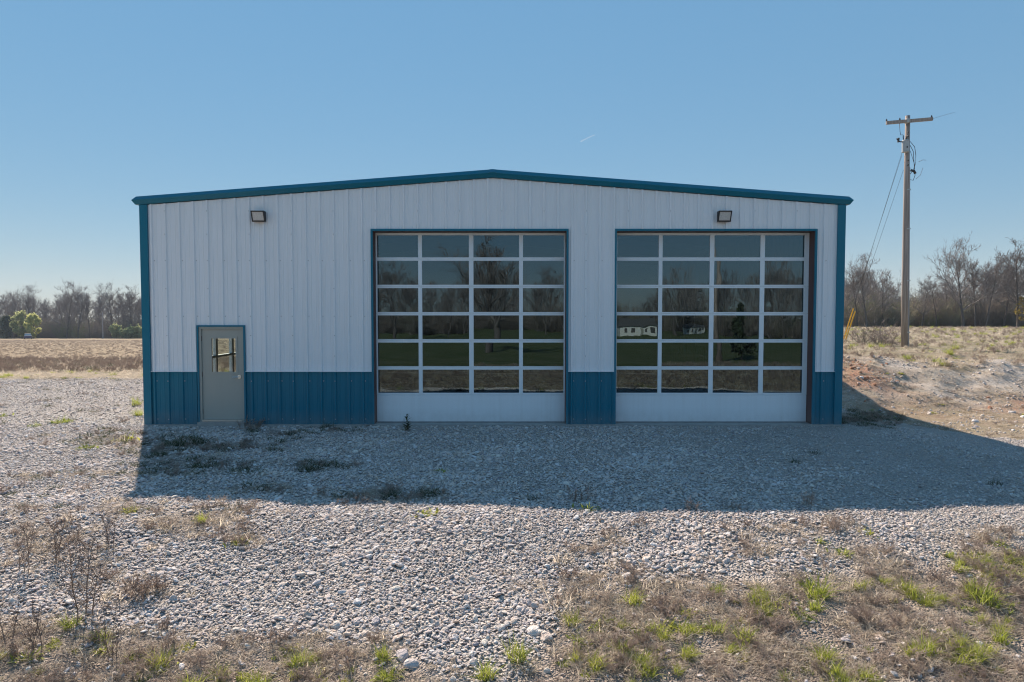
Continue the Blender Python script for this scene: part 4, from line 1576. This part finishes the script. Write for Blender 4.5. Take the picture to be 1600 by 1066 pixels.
def bare_tree(seed, h_, spread=1.0, trunk_r=0.16, nb=13, lo=0.28, dens=1.0, twig=0.014):
    g = np.random.default_rng(seed)
    lev = {0: [], 1: [], 2: [], 3: [], 4: []}

    def grow(p_, d_, L, r_, level, nseg):
        st = L / nseg
        pts = [p_]
        for i in range(nseg):
            d_ = d_ + g.normal(0, 0.10 if level else 0.045, 3) + np.array([0, 0, 0.10 if level else 0.02])
            d_ = d_ / np.linalg.norm(d_)
            q_ = p_ + d_ * st
            r1 = r_ * (1 - 0.75 * (i + 1) / nseg)
            r0 = r_ * (1 - 0.75 * i / nseg)
            lev[level].append((p_, q_, r0, r1))
            p_ = q_
            pts.append(p_)
        return pts, d_

    def side(d_, ang):
        u_ = g.normal(size=3)
        u_ = u_ - d_ * (u_ @ d_)
        u_ /= np.linalg.norm(u_)
        return d_ * math.cos(ang) + u_ * math.sin(ang)

    tp, td = grow(np.array([0, 0, -0.2]), np.array([g.normal(0, 0.06), g.normal(0, 0.06), 1.0]), h_ * 0.82, trunk_r, 0, 9)
    tp = np.array(tp)
    for b in range(nb):
        t = lo + (1 - lo) * (b + g.uniform()) / nb
        f_ = t * 9
        i = min(int(f_), 8)
        p_ = tp[i] + (tp[i + 1] - tp[i]) * (f_ - i)
        L = h_ * (0.50 - 0.28 * t) * g.uniform(0.75, 1.2) * spread
        az = b * 2.4 + g.normal(0, 0.4)
        e = g.uniform(0.45, 0.95) + 0.35 * t
        d_ = np.array([math.cos(az) * math.cos(e), math.sin(az) * math.cos(e), math.sin(e)])
        rr = trunk_r * (1 - 0.72 * t) * 0.55
        bp, _ = grow(p_, d_, L, rr, 1, 5)
        for c_ in range(max(3, int(8 * dens))):
            k_ = g.integers(1, 6)
            dd = bp[k_] - bp[k_ - 1]
            dd /= np.linalg.norm(dd)
            L2 = L * g.uniform(0.25, 0.5)
            cp_, _ = grow(bp[k_ - 1] + (bp[k_] - bp[k_ - 1]) * g.uniform(), side(dd, g.uniform(0.4, 0.9)), L2, max(rr * 0.42, twig * 1.5), 2, 4)
            for e_ in range(int(8 * dens)):
                k2 = g.integers(1, 5)
                d3 = cp_[k2] - cp_[k2 - 1]
                d3 /= np.linalg.norm(d3)
                L3 = L2 * g.uniform(0.3, 0.6)
                ep, _ = grow(cp_[k2 - 1] + (cp_[k2] - cp_[k2 - 1]) * g.uniform(), side(d3, g.uniform(0.4, 0.9)), L3, twig * 1.25, 3, 2)
                for _k in range(3):
                    k3 = g.integers(1, 3)
                    d4 = ep[k3] - ep[k3 - 1]
                    d4 /= np.linalg.norm(d4)
                    grow(ep[k3], side(d4, g.uniform(0.3, 0.9)), L3 * g.uniform(0.4, 0.8), twig, 4, 1)
    out = []
    for ls, ns in (([0], 7), ([1], 4), ([2, 3, 4], 3)):
        segs = [s for l_ in ls for s in lev[l_]]
        P0 = np.array([s[0] for s in segs])
        P1 = np.array([s[1] for s in segs])
        R0 = np.array([s[2] for s in segs])
        R1 = np.array([max(s[3], 0.006) for s in segs])
        out.append(tubes(P0, P1, R0, R1, ns))
    trunk = mesh_np('trunk', out[0][0], out[0][1], BARK, True)
    Vc = np.concatenate([out[1][0], out[2][0]])
    Fc = np.concatenate([out[1][1], out[2][1] + len(out[1][0])])
    crown = mesh_np('crown', Vc, Fc, TWIG, False)
    return trunk, crown


# prototypes of unit-ish height 10 m
TR = [bare_tree(500 + i, 10.0, spread=s, trunk_r=r_, nb=n_, lo=l_, twig=0.013) for i, (s, r_, n_, l_) in enumerate(
    ((1.05, 0.17, 13, 0.28), (0.75, 0.12, 11, 0.42), (1.25, 0.20, 14, 0.24), (0.85, 0.13, 12, 0.36), (0.95, 0.15, 13, 0.30), (0.6, 0.10, 10, 0.45)))]


def tree(kind, x, y, h_, label, group=None, rz=None, z=None, lean=0.0):
    t, c_ = TR[kind]
    o = link('bare_tree', None, None, (x, y, float(terrain(x, y)) if z is None else z), (0, lean, random.uniform(0, 6.28) if rz is None else rz), (h_ / 10 * random.uniform(0.9, 1.1), h_ / 10 * random.uniform(0.9, 1.1), h_ / 10))
    tag(o, label, 'tree', group)
    link('trunk', t, o)
    link('crown', c_, o)
    return o


GRT = 'bare trees of the wood beyond the pasture'
D_R = 84
# right wood: single trees one can point at first (pixel x of the trunk, top y)
for (qx, ytop, kd, dist, lab) in ((1505, 394, 2, 82, 'broad spreading bare tree, widest crown of the wood right of the pole'),
                                  (1524, 402, 1, 83, 'straight dark trunked bare tree right beside the broad spreading one'),
                                  (1540, 400, 3, 82, 'bare tree leaning right, next after the straight dark trunk'),
                                  (1590, 386, 0, 81, 'tallest bare tree, at the right picture edge'),
                                  (1354, 414, 2, 83, 'pale bare tree just clear of the blue corner trim'),
                                  (1340, 418, 1, 84, 'slim bare tree almost touching the blue corner trim'),
                                  (1380, 426, 4, 85, 'bare tree between the corner trim and the utility pole'),
                                  (1440, 440, 4, 84, 'low bare tree just right of the utility pole'),
                                  (1463, 436, 0, 85, 'second bare tree right of the utility pole'),
                                  (1568, 402, 4, 84, 'bare tree between the leaning one and the tallest')):
    x = (qx - 800) / F * dist
    zb = float(terrain(x, dist))
    h_ = (486.5 - ytop) / F * dist + CZ - zb
    tree(kd, x, dist, h_ * 1.02, lab, GRT, lean=R(9) if 'leaning right' in lab else 0.0, rz=0.3 if 'leaning' in lab else None)
for i in range(46):
    qx = 1300 + (i + random.random()) / 46 * 400
    dist = random.uniform(86, 104)
    x = (qx - 800) / F * dist
    top_px = np.interp(qx, [1300, 1350, 1400, 1440, 1480, 1520, 1560, 1600, 1700], [425, 425, 448, 455, 432, 415, 415, 400, 395]) + random.uniform(-2, 22)
    zb = float(terrain(x, dist))
    tree(random.choice([0, 1, 3, 4, 5, 5, 1]), x, dist, (486.5 - top_px) / F * dist + CZ - zb, 'bare tree standing deep in the wood behind the pasture', 'trees deep in the wood behind the pasture')

GLT = 'bare trees of the wood beyond the left field'
for (qx, ytop, kd, lab) in ((18, 458, 4, 'bare tree over the road, first at the left picture edge'),
                            (52, 457, 2, 'broad bare tree behind the bright green tree'),
                            (104, 452, 2, 'broadest bare tree in the middle of the left wood'),
                            (122, 452, 0, 'bare tree right beside the broadest one of the left wood'),
                            (140, 456, 1, 'slim bare tree left of the pale thin pole'),
                            (176, 454, 2, 'round crowned bare tree just right of the pale thin pole'),
                            (206, 452, 0, 'bare tree next to the blue corner trim in the left wood')):
    dist = 196
    x = (qx - 800) / F * dist
    zb = float(terrain(x, dist))
    tree(kd, x, dist, (486.5 - ytop) / F * dist + CZ - zb, lab, GLT)
for i in range(40):
    qx = -70 + (i + random.random()) / 40 * 350
    dist = random.uniform(198, 225)
    x = (qx - 800) / F * dist
    top_px = np.interp(qx, [-70, 20, 60, 80, 100, 130, 150, 180, 230, 280], [458, 459, 459, 470, 456, 455, 460, 457, 455, 455]) + random.uniform(0, 12)
    zb = float(terrain(x, dist))
    tree(random.choice([0, 1, 3, 4, 4, 5]), x, dist, (486.5 - top_px) / F * dist + CZ - zb, 'bare tree standing deep in the left wood', 'trees deep in the left wood')

# leafy trees
def leaf_cloud(seed, blobs, nper, size):
    g = np.random.default_rng(seed)
    cs = []
    for (cx_, cy_, cz_, r_) in blobs:
        d_ = g.normal(size=(nper, 3))
        d_ /= np.linalg.norm(d_, axis=1, keepdims=True)
        cs.append(np.array([cx_, cy_, cz_]) + d_ * (r_ * np.abs(g.normal(0.6, 0.45, (nper, 1)))))
    C_ = np.concatenate(cs)
    n_ = len(C_)
    u_ = g.normal(size=(n_, 3))
    u_ /= np.linalg.norm(u_, axis=1, keepdims=True)
    v_ = np.cross(u_, g.normal(size=(n_, 3)))
    v_ /= np.linalg.norm(v_, axis=1, keepdims=True)
    s = size * g.uniform(0.5, 1.5, (n_, 1))
    V_ = np.stack([C_ - u_ * s, C_ + v_ * s * 0.5, C_ + u_ * s, C_ - v_ * s * 0.5], 1).reshape(-1, 3)
    F_ = np.arange(4 * n_).reshape(n_, 4)
    return V_, F_


def leafy_tree(name, x, y, h_, wd_, mat, label, seed, nper=260, size=0.22, trunk=0.14, conical=False):
    g = random.Random(seed)
    o = link(name, None, None, (x, y, float(terrain(x, y))))
    tag(o, label, 'tree')
    bl = []
    for i in range(46):
        t = g.random()
        rr = wd_ / 2 * ((1 - t) if conical else math.sqrt(max(0.05, 1 - (2 * t - 1) ** 2)))
        a_ = g.uniform(0, 6.28)
        q = rr * math.sqrt(g.random()) * 0.85
        bl.append((q * math.cos(a_), q * math.sin(a_), h_ * (0.12 + 0.8 * t), wd_ * g.uniform(0.06, 0.16) * (1.1 - 0.6 * t if conical else 1)))
    V_, F_ = leaf_cloud(seed, bl, nper, size)
    link('crown', mesh_np('crown', V_, F_, mat), o)
    m = MB()
    m.tube([(0, 0, -0.2), (0.05, 0, h_ * 0.3), (0, 0.05, h_ * 0.75)], trunk, 7, r1=trunk * 0.3)
    for i in range(6):
        b_ = bl[i]
        m.tube([(0.03, 0, h_ * 0.3 + 0.1 * i), b_[:3]], trunk * 0.35, 5, r1=trunk * 0.1)
    m.build('trunk', BARK, o)
    return o


def at_px(qx, dist):
    return (qx - 800) / F * dist


leafy_tree('green_tree', at_px(34, 186), 186, 8.2, 5.5, LEAFY, 'grey green leafing tree behind the small blue car', 21, 95, 0.26)
leafy_tree('green_tree', at_px(52, 184), 184, 7.0, 4.2, LEAFY2, 'bright yellow green tree right of the small blue car', 22, 100, 0.24)
leafy_tree('shrub', at_px(182, 188), 188, 3.8, 4.5, LEAFY, 'pale green shrub at the wood edge beside the thin pole', 23, 60, 0.25, 0.06)
leafy_tree('shrub', at_px(200, 187), 187, 3.2, 4.8, LEAFY, 'low green shrub at the wood edge, between two others', 24, 60, 0.25, 0.06)
leafy_tree('shrub', at_px(216, 188), 188, 3.6, 4.5, LEAFY, 'green shrub at the wood edge touching the corner trim', 25, 60, 0.25, 0.06)
leafy_tree('evergreen_tree', at_px(10, 188), 188, 6.5, 4.6, CEDAR, 'dark evergreen beneath the bare trees at the left picture edge', 26, 95, 0.25)
leafy_tree('yellow_tree', at_px(1606, 80), 80, 4.6, 3.0, YLEAF, 'small yellow budding tree at the right picture edge', 27, 40, 0.11, 0.06)

# brush understorey of both woods
def brush_mesh(seed):
    g = np.random.default_rng(seed)
    P0, P1, R0, R1 = [], [], [], []
    for i in range(34):
        p_ = np.array([g.normal(0, 0.3), g.normal(0, 0.3), 0])
        a_, e = g.uniform(0, 6.28), g.uniform(0.7, 1.5)
        d_ = np.array([math.cos(a_) * math.cos(e), math.sin(a_) * math.cos(e), math.sin(e)])
        L = g.uniform(1.3, 3.0)
        for k_ in range(4):
            q_ = p_ + d_ * L / 4
            P0.append(p_); P1.append(q_); R0.append(0.016 * (1 - k_ / 5)); R1.append(0.016 * (1 - (k_ + 1) / 5))
            for _ in range(4):
                dd = d_ + g.normal(0, 0.55, 3)
                P0.append(q_); P1.append(q_ + dd * L * g.uniform(0.1, 0.22)); R0.append(0.011); R1.append(0.007)
            p_ = q_
            d_ = d_ + g.normal(0, 0.12, 3)
            d_ /= np.linalg.norm(d_)
    V_, F_ = tubes(np.array(P0), np.array(P1), np.array(R0), np.array(R1), 3)
    return mesh_np('brush', V_, F_, BRUSH)


bm_ = [brush_mesh(700 + i) for i in range(3)]
# three single bushes in front of the wood serve as the kinds that are repeated
bush_objs = []
for i, (qx, dist, sc, lab) in enumerate(((1372, 36, 0.42, 'grey dead brush before the pole, on the bank by the corner trim'),
                                         (1391, 34.5, 0.34, 'arching pale brush touching the foot of the utility pole'),
                                         (1352, 37, 0.36, 'low dead brush nearest the blue corner trim'))):
    x = at_px(qx, dist)
    o = link('dead_brush', bm_[i], None, (x, dist, float(terrain(x, dist))), (0, 0, i), (sc * 1.3, sc * 1.3, sc))
    tag(o, lab, 'bush')
    bush_objs.append(o)
pts_, sc_ = [], []
for pa, pb, y0, y1, n_, s0, s1 in ((1280, 1700, 85, 112, 480, 0.6, 1.5), (-80, 300, 196, 235, 520, 1.0, 2.2)):
    for _ in range(n_):
        yy = random.uniform(y0, y1)
        xx = at_px(random.uniform(pa, pb), yy)
        pts_.append((xx, yy, float(terrain(xx, yy)) - 0.1))
        sc_.append(random.uniform(s0, s1))
n_ = len(pts_)
sc_ = np.array(sc_)
tag(scatter('undergrowth', np.array(pts_), np.stack([np.zeros(n_), np.zeros(n_), rng.uniform(0, 6.28, n_)], 1),
            np.stack([sc_ * 1.1, sc_ * 1.1, sc_], 1), rng.integers(0, 3, n_), bush_objs),
    'tangled brown brush filling the foot of both woods', kind='stuff')

# ------------------------------------------------------------------ utility pole
PD = 33.0
pxx = at_px(1414, PD)
pz = float(terrain(pxx, PD))
up = link('utility_pole', None, None, (pxx, PD, pz), (0, -0.020, 0))
tag(up, 'weathered wooden utility pole with crossarm and grey transformer', 'utility pole')
H_ = 11.84 - pz
m = MB()
m.tube([(0, 0, -0.4), (0.02, 0, H_ * 0.35), (0.06, 0, H_ * 0.7), (0.10, 0, H_)], 0.165, 14, r1=0.105)
m.build('pole', POLE, up, smooth=True)


def upz(py_):
    return (486.5 - py_) / F * PD * 1.002 + CZ - pz


zc = upz(195.5)
m = MB()
v = []
dx, dyy = 1.28, 0.30
for s in (-1, 1):
    for (a_, b_) in ((-0.06, -0.075), (0.06, -0.075), (0.06, 0.075), (-0.06, 0.075)):
        v.append((0.09 + s * dx - 0.25 * a_, -0.18 - a_ + s * dyy, zc + b_ + s * 0.15))
m.add(v, [(0, 1, 2, 3), (7, 6, 5, 4), (0, 4, 5, 1), (1, 5, 6, 2), (2, 6, 7, 3), (3, 7, 4, 0)])
m.build('crossarm', POLE, up, bevel=0.008)
for s in (-0.98, -0.42, 0.95):
    m = MB()
    q = (0.09 + s * dx, -0.18 + s * dyy, zc + s * 0.15 + 0.07)
    m.tube([q, (q[0], q[1], q[2] + 0.07)], 0.035, 8)
    m.tube([(q[0], q[1], q[2] + 0.07), (q[0], q[1], q[2] + 0.11)], 0.022, 8)
    m.build('insulator', CABLE, up)
MB().box(-0.10, 0.02, -0.30, -0.06, zc - 0.10, zc + 0.09).build('mounting_plate', TGREY, up, bevel=0.01)
tz0, tz1 = upz(243), upz(224.5)
tr_ = link('transformer', None, up, (-0.13, -0.22, tz0))
m = MB()
hh = tz1 - tz0
m.tube([(0, 0, 0), (0, 0, 0.03)], 0.165, 18)
m.tube([(0, 0, 0.03), (0, 0, hh - 0.05)], 0.155, 18)
m.tube([(0, 0, hh - 0.05), (0, 0, hh)], 0.170, 18, r1=0.12)
m.build('tank', TGREY, tr_, smooth=False)
for sx in (-0.08, 0.06):
    MB().tube([(sx, 0, hh), (sx - 0.02, 0, hh + 0.10), (sx - 0.03, 0, hh + 0.17)], 0.022, 8).build('bushing', CABLE, tr_)
MB().box(-0.03, 0.02, -0.175, -0.156, hh * 0.3, hh * 0.42).build('tank_valve', CABLE, tr_)
m = MB()
cx_, cz_ = (1399 - 1414) / F * PD, upz(225)
m.tube([(cx_ - 0.07, -0.2, cz_ + 0.10), (cx_, -0.2, cz_ + 0.0), (cx_ + 0.10, -0.2, cz_ - 0.06), (0.0, -0.15, cz_ - 0.06)], 0.028, 8)
m.tube([(cx_, -0.2, cz_ - 0.08), (cx_ + 0.03, -0.2, cz_ + 0.12)], 0.045, 8)
m.build('fuse_cutout', CABLE, up)
def cable(name, pts, r_, mat=CABLE):
    MB().tube([((a_ - 1414) / F * PD - (0.05 if a_ > 1414 else 0.0), yy, upz(b_)) for a_, yy, b_ in pts], r_, 6).build(name, mat, up, smooth=True)
cable('jumper_cable', [(1399, -0.3, 199), (1400, -0.3, 212), (1402, -0.25, 217), (1406, -0.2, 216.5), (1408, -0.2, 219)], 0.012)
cable('jumper_cable', [(1414, -0.2, 212), (1411, -0.25, 219), (1409, -0.25, 224)], 0.012)
cable('service_cable', [(1421, -0.1, 226), (1426, -0.2, 235), (1428, -0.2, 248), (1427, -0.2, 262), (1424, -0.2, 271), (1421, -0.1, 276)], 0.013)
cable('service_cable', [(1421, -0.1, 232), (1424, -0.2, 242), (1425, -0.2, 256), (1426, -0.2, 268), (1427, -0.2, 278), (1424, -0.2, 286), (1421, -0.1, 284)], 0.013)
cable('service_cable', [(1421, -0.1, 240), (1423, -0.2, 252), (1426, -0.2, 262), (1424, -0.2, 272)], 0.010)
cable('cable_clamp', [(1421, -0.15, 270), (1425, -0.22, 272), (1427, -0.22, 276)], 0.06)
cable('loose_wire', [(1428, -0.2, 284), (1433, -0.3, 279), (1436, -0.35, 268)], 0.009, WIRE)
cable('loose_wire', [(1432, -0.2, 258), (1436, -0.35, 256), (1440, -0.4, 257)], 0.009, WIRE)
MB().tube([(0.13, -0.10, 0.0), (0.14, -0.10, upz(265))], 0.035, 8).build('conduit', COND, up)
for z_ in (upz(520), upz(440), upz(360), upz(300)):
    MB().box(0.02, 0.19, -0.15, -0.04, z_, z_ + 0.05).build('conduit_strap', GALV, up)
for z_ in (upz(212), upz(218), upz(255), upz(262)):
    MB().tube([(0.05, -0.05, z_), (0.05, -0.17, z_)], 0.03, 6).build('bolt', CABLE, up)
# guy wires going back to two anchors, with yellow guards
for (ax_, ay_, topz, qx) in ((1318, 40.5, upz(240), -0.12), (1316, 40.0, upz(246), -0.14), (1321, 40.2, upz(268), -0.06)):
    an = Vector((at_px(ax_, ay_) - pxx, ay_ - PD, float(terrain(at_px(ax_, ay_), ay_)) - pz))
    tp = Vector((qx, 0.05, topz))
    g_ = MB().tube([an, tp], 0.0065, 5).build('guy_wire', WIRE, up)
    if ax_ != 1316:
        k0, k1 = an.lerp(tp, 0.012), an.lerp(tp, 0.205)
        MB().tube([k0, k1], 0.036, 8).build('guy_guard', YELLOW, g_)
# short stub of line leaving the crossarm
lw = []
for a_, yy, b_ in ((1450, 0.2, 193.5), (1462, 2.0, 190), (1490, 6.0, 184)):
    d_ = PD + yy
    lw.append(((a_ - 800) / F * d_ - pxx, yy, (486.5 - b_) / F * d_ * 1.002 + CZ - pz))
MB().tube(lw, 0.006, 5).build('line_wire', WIRE, up)

# ------------------------------------------------------------------ small far things
fp_ = link('far_pole', None, None, (at_px(160.5, 182), 182, float(terrain(at_px(160.5, 182), 182))))
tag(fp_, 'thin pale pole in front of the left wood', 'pole')
MB().tube([(0, 0, -0.3), (0, 0, 7.0)], 0.13, 8, r1=0.09).build('shaft', COND, fp_)
MB().box(-0.5, 0.5, -0.06, 0.06, 6.3, 6.42).build('crossarm', COND, fp_)

# strip of road and grass verge at the far left
xr = np.linspace(-150, at_px(36, 125), 30)
v, f = [], []
for i, q in enumerate(xr):
    yc = np.interp(q, [-150, at_px(0, 118), at_px(36, 128)], [96, 118, 150])
    for d_ in (-2.6, 2.6):
        v.append((q, yc + d_, float(terrain(q, yc + d_)) + 0.25))
    if i:
        b = 2 * i
        f.append((b - 2, b, b + 1, b - 1))
tag(link('road', mesh_np('road', np.array(v), f, ROAD)), 'pale country road passing below the left wood', kind='structure')
car = link('parked_car', None, None, (at_px(43, 168), 168, float(terrain(at_px(43, 168), 168)) + 0.05), (0, 0, R(36)))
tag(car, 'small dark blue car parked below the bright green tree', 'car')
m = MB()
m.add([(-.8, -1.9, .3), (.8, -1.9, .3), (.8, 1.9, .3), (-.8, 1.9, .3), (-.78, -1.9, .85), (.78, -1.9, .85), (.78, 1.9, .8), (-.78, 1.9, .8)],
      [(0, 3, 2, 1), (4, 5, 6, 7), (0, 1, 5, 4), (1, 2, 6, 5), (2, 3, 7, 6), (3, 0, 4, 7)])
m.build('body', CARB, car, bevel=0.08)
MB().add([(-.74, -1.3, .86), (.74, -1.3, .86), (.74, 1.0, .83), (-.74, 1.0, .83), (-.58, -.9, 1.35), (.58, -.9, 1.35), (.58, .4, 1.35), (-.58, .4, 1.35)],
         [(0, 3, 2, 1), (0, 1, 5, 4), (1, 2, 6, 5), (2, 3, 7, 6), (3, 0, 4, 7)]).build('window', CARW, car)
MB().box(-.6, .6, -.92, .42, 1.352, 1.40).build('roof', CARB, car, bevel=0.03)
for sx in (-.8, .7):
    for sy in (-1.25, 1.2):
        MB().tube([(sx, sy, .3), (sx + .12, sy, .3)], .3, 12).build('wheel', TYRE, car)

# contrail high above
d0, d1 = ray(908, 221), ray(929, 211)
a_, b_ = d0 * 2600, d1 * 2900
M = Mat('vapour', 1.0, spec=0)
M.color((0.8, 0.8, 0.8))
t = M.n('BsdfTranslucent')
t.inputs['Color'].default_value = (0.9, 0.9, 0.9, 1)
tp_ = M.n('BsdfTransparent')
mx = M.n('MixShader')
mx.inputs[0].default_value = 0.09
M.l(tp_.outputs[0], mx.inputs[1])
M.l(t.outputs[0], mx.inputs[2])
M.l(mx.outputs[0], M.out.inputs[0])
o = MB().tube([a_ + np.array((0, 0, CZ)), (a_ + b_) / 2 + np.array((0, 0, CZ + 1)), b_ + np.array((0, 0, CZ))], 2.6, 8, r1=1.4).build('contrail', M.m)
tag(o, 'short faint white vapour trail in the blue sky above the roof ridge', 'contrail')

# ------------------------------------------------------------------ what the door glass reflects (stands behind the camera)
def refl(px_, total):
    """point on the ground seen mirrored at pixel column px_, total distance camera-glass-point"""
    return (px_ - 800) / F * total, 2 * DY - total


x, y = refl(768, 62)
TB = bare_tree(900, 12.0, spread=1.25, trunk_r=0.42, nb=18, lo=0.2, dens=1.0, twig=0.018)
o = link('bare_tree', None, None, (x, y, float(terrain(x, y))), (0, 0, 1.0), (0.82, 0.82, 0.80))
tag(o, 'big bare tree with a thick trunk, mirrored in the overhead door nearer the walk door', 'tree')
link('trunk', TB[0], o)
link('crown', TB[1], o)
GRB = 'bare trees mirrored in the overhead doors'
for i in range(34):
    px_ = 560 + (i + random.random()) / 34 * 740
    tot = random.uniform(108, 125)
    x, y = refl(px_, tot)
    tp_ = np.interp(px_, [560, 620, 680, 720, 860, 960, 1000, 1060, 1100, 1180, 1240, 1300], [420, 415, 440, 430, 425, 480, 468, 440, 425, 415, 412, 430]) + random.uniform(0, 18)
    zb = float(terrain(x, y))
    tree(random.choice([0, 2, 4, 3]), x, y, max(3.5, (486.5 - tp_) / F * tot + CZ - zb), 'bare tree of the far row mirrored in the overhead doors', GRB)
pts_ = []
for _ in range(300):
    tot = random.uniform(110, 128)
    x, y = refl(random.uniform(540, 1320), tot)
    pts_.append((x, y, float(terrain(x, y)) - 0.1))
n_ = len(pts_)
s = rng.uniform(0.8, 1.7, n_)
tag(scatter('hedgerow_undergrowth', np.array(pts_), np.stack([np.zeros(n_), np.zeros(n_), rng.uniform(0, 6.28, n_)], 1), np.stack([s * 1.2, s * 1.2, s], 1), rng.integers(0, 3, n_), bush_objs),
    'dark brush below the far row mirrored in the overhead doors', kind='stuff')
x, y = refl(1158, 46)
leafy_tree('evergreen_tree', x, y, 4.2, 2.0, CEDAR, 'dark upright evergreen mirrored in the door nearest the pole', 31, 110, 0.13, 0.08, True)
for px_, tot, kd, h_, lab in ((1062, 96, 2, 9.0, 'wide bare tree mirrored just left of the mirrored utility pole'), (1090, 104, 0, 8.2, 'bare tree mirrored behind the mirrored utility pole'),
                              (1205, 92, 2, 9.4, 'wide bare tree mirrored at the far edge of the door nearest the pole'), (622, 88, 2, 7.6, 'wide bare tree mirrored at the outer edge of the door nearer the walk door'),
                              (700, 98, 4, 7.0, 'low bare tree mirrored left of the big mirrored tree'), (850, 96, 0, 7.4, 'bare tree mirrored right of the big mirrored tree')):
    x, y = refl(px_, tot)
    tree(kd, x, y, h_, lab, GRB)
x, y = refl(1122, 41)
o = link('utility_pole', None, None, (x, y, float(terrain(x, y))))
tag(o, 'utility pole mirrored in the overhead door nearest the pole', 'utility pole')
MB().tube([(0, 0, -0.3), (-0.12, 0, 5), (-0.2, 0, 9.6)], 0.17, 12, r1=0.11).build('pole', POLE, o, smooth=True)
MB().box(-1.3, 0.9, -0.16, -0.04, 9.1, 9.22).build('crossarm', POLE, o)
# low white house far behind the camera
for px_, tot, sc, lab in ((994, 102, 0.55, 'low white house with dark roof mirrored in the door nearest the pole'), (1091, 104, 0.30, 'small white house mirrored behind the mirrored utility pole')):
    x, y = refl(px_, tot)
    hs = link('white_house', None, None, (x, y, float(terrain(x, y))), (0, 0, R(4)), (sc, sc, sc * 1.15))
    tag(hs, lab, 'house', 'white houses mirrored in the door glass')
    MB().box(-5, 5, -3.5, 3.5, -0.4, 2.5).build('wall', HSIDE, hs)
    v = [(-5.3, -3.9, 2.45), (5.3, -3.9, 2.45), (5.3, 3.9, 2.45), (-5.3, 3.9, 2.45), (-4.6, 0, 4.1), (4.6, 0, 4.1)]
    MB().add(v, [(0, 1, 5, 4), (2, 3, 4, 5), (1, 2, 5), (3, 0, 4), (3, 2, 1, 0)]).build('roof', HROOF, hs)
    for q in (-3.4, -1.2, 2.4, 4.0):
        MB().box(q - 0.45, q + 0.45, 3.502, 3.56, 0.9, 1.9).build('window', HROOF, hs)
    MB().box(0.5, 1.4, 3.502, 3.56, 0, 2.0).build('door', GREYDOOR, hs)

# ------------------------------------------------------------------ thin haze in the air
hz_m = bpy.data.materials.new('haze')
hz_m.use_nodes = True
hn = hz_m.node_tree
hn.nodes.clear()
ho = hn.nodes.new('ShaderNodeOutputMaterial')
hv = hn.nodes.new('ShaderNodeVolumePrincipled')
hv.inputs['Color'].default_value = (0.72, 0.84, 1.0, 1)
hv.inputs['Density'].default_value = 0.00032
hn.links.new(hv.outputs[0], ho.inputs['Volume'])
tag(MB().box(-420, 420, -200, 420, -22, 24).build('haze', hz_m), 'thin pale haze in the air over the whole place', kind='stuff')
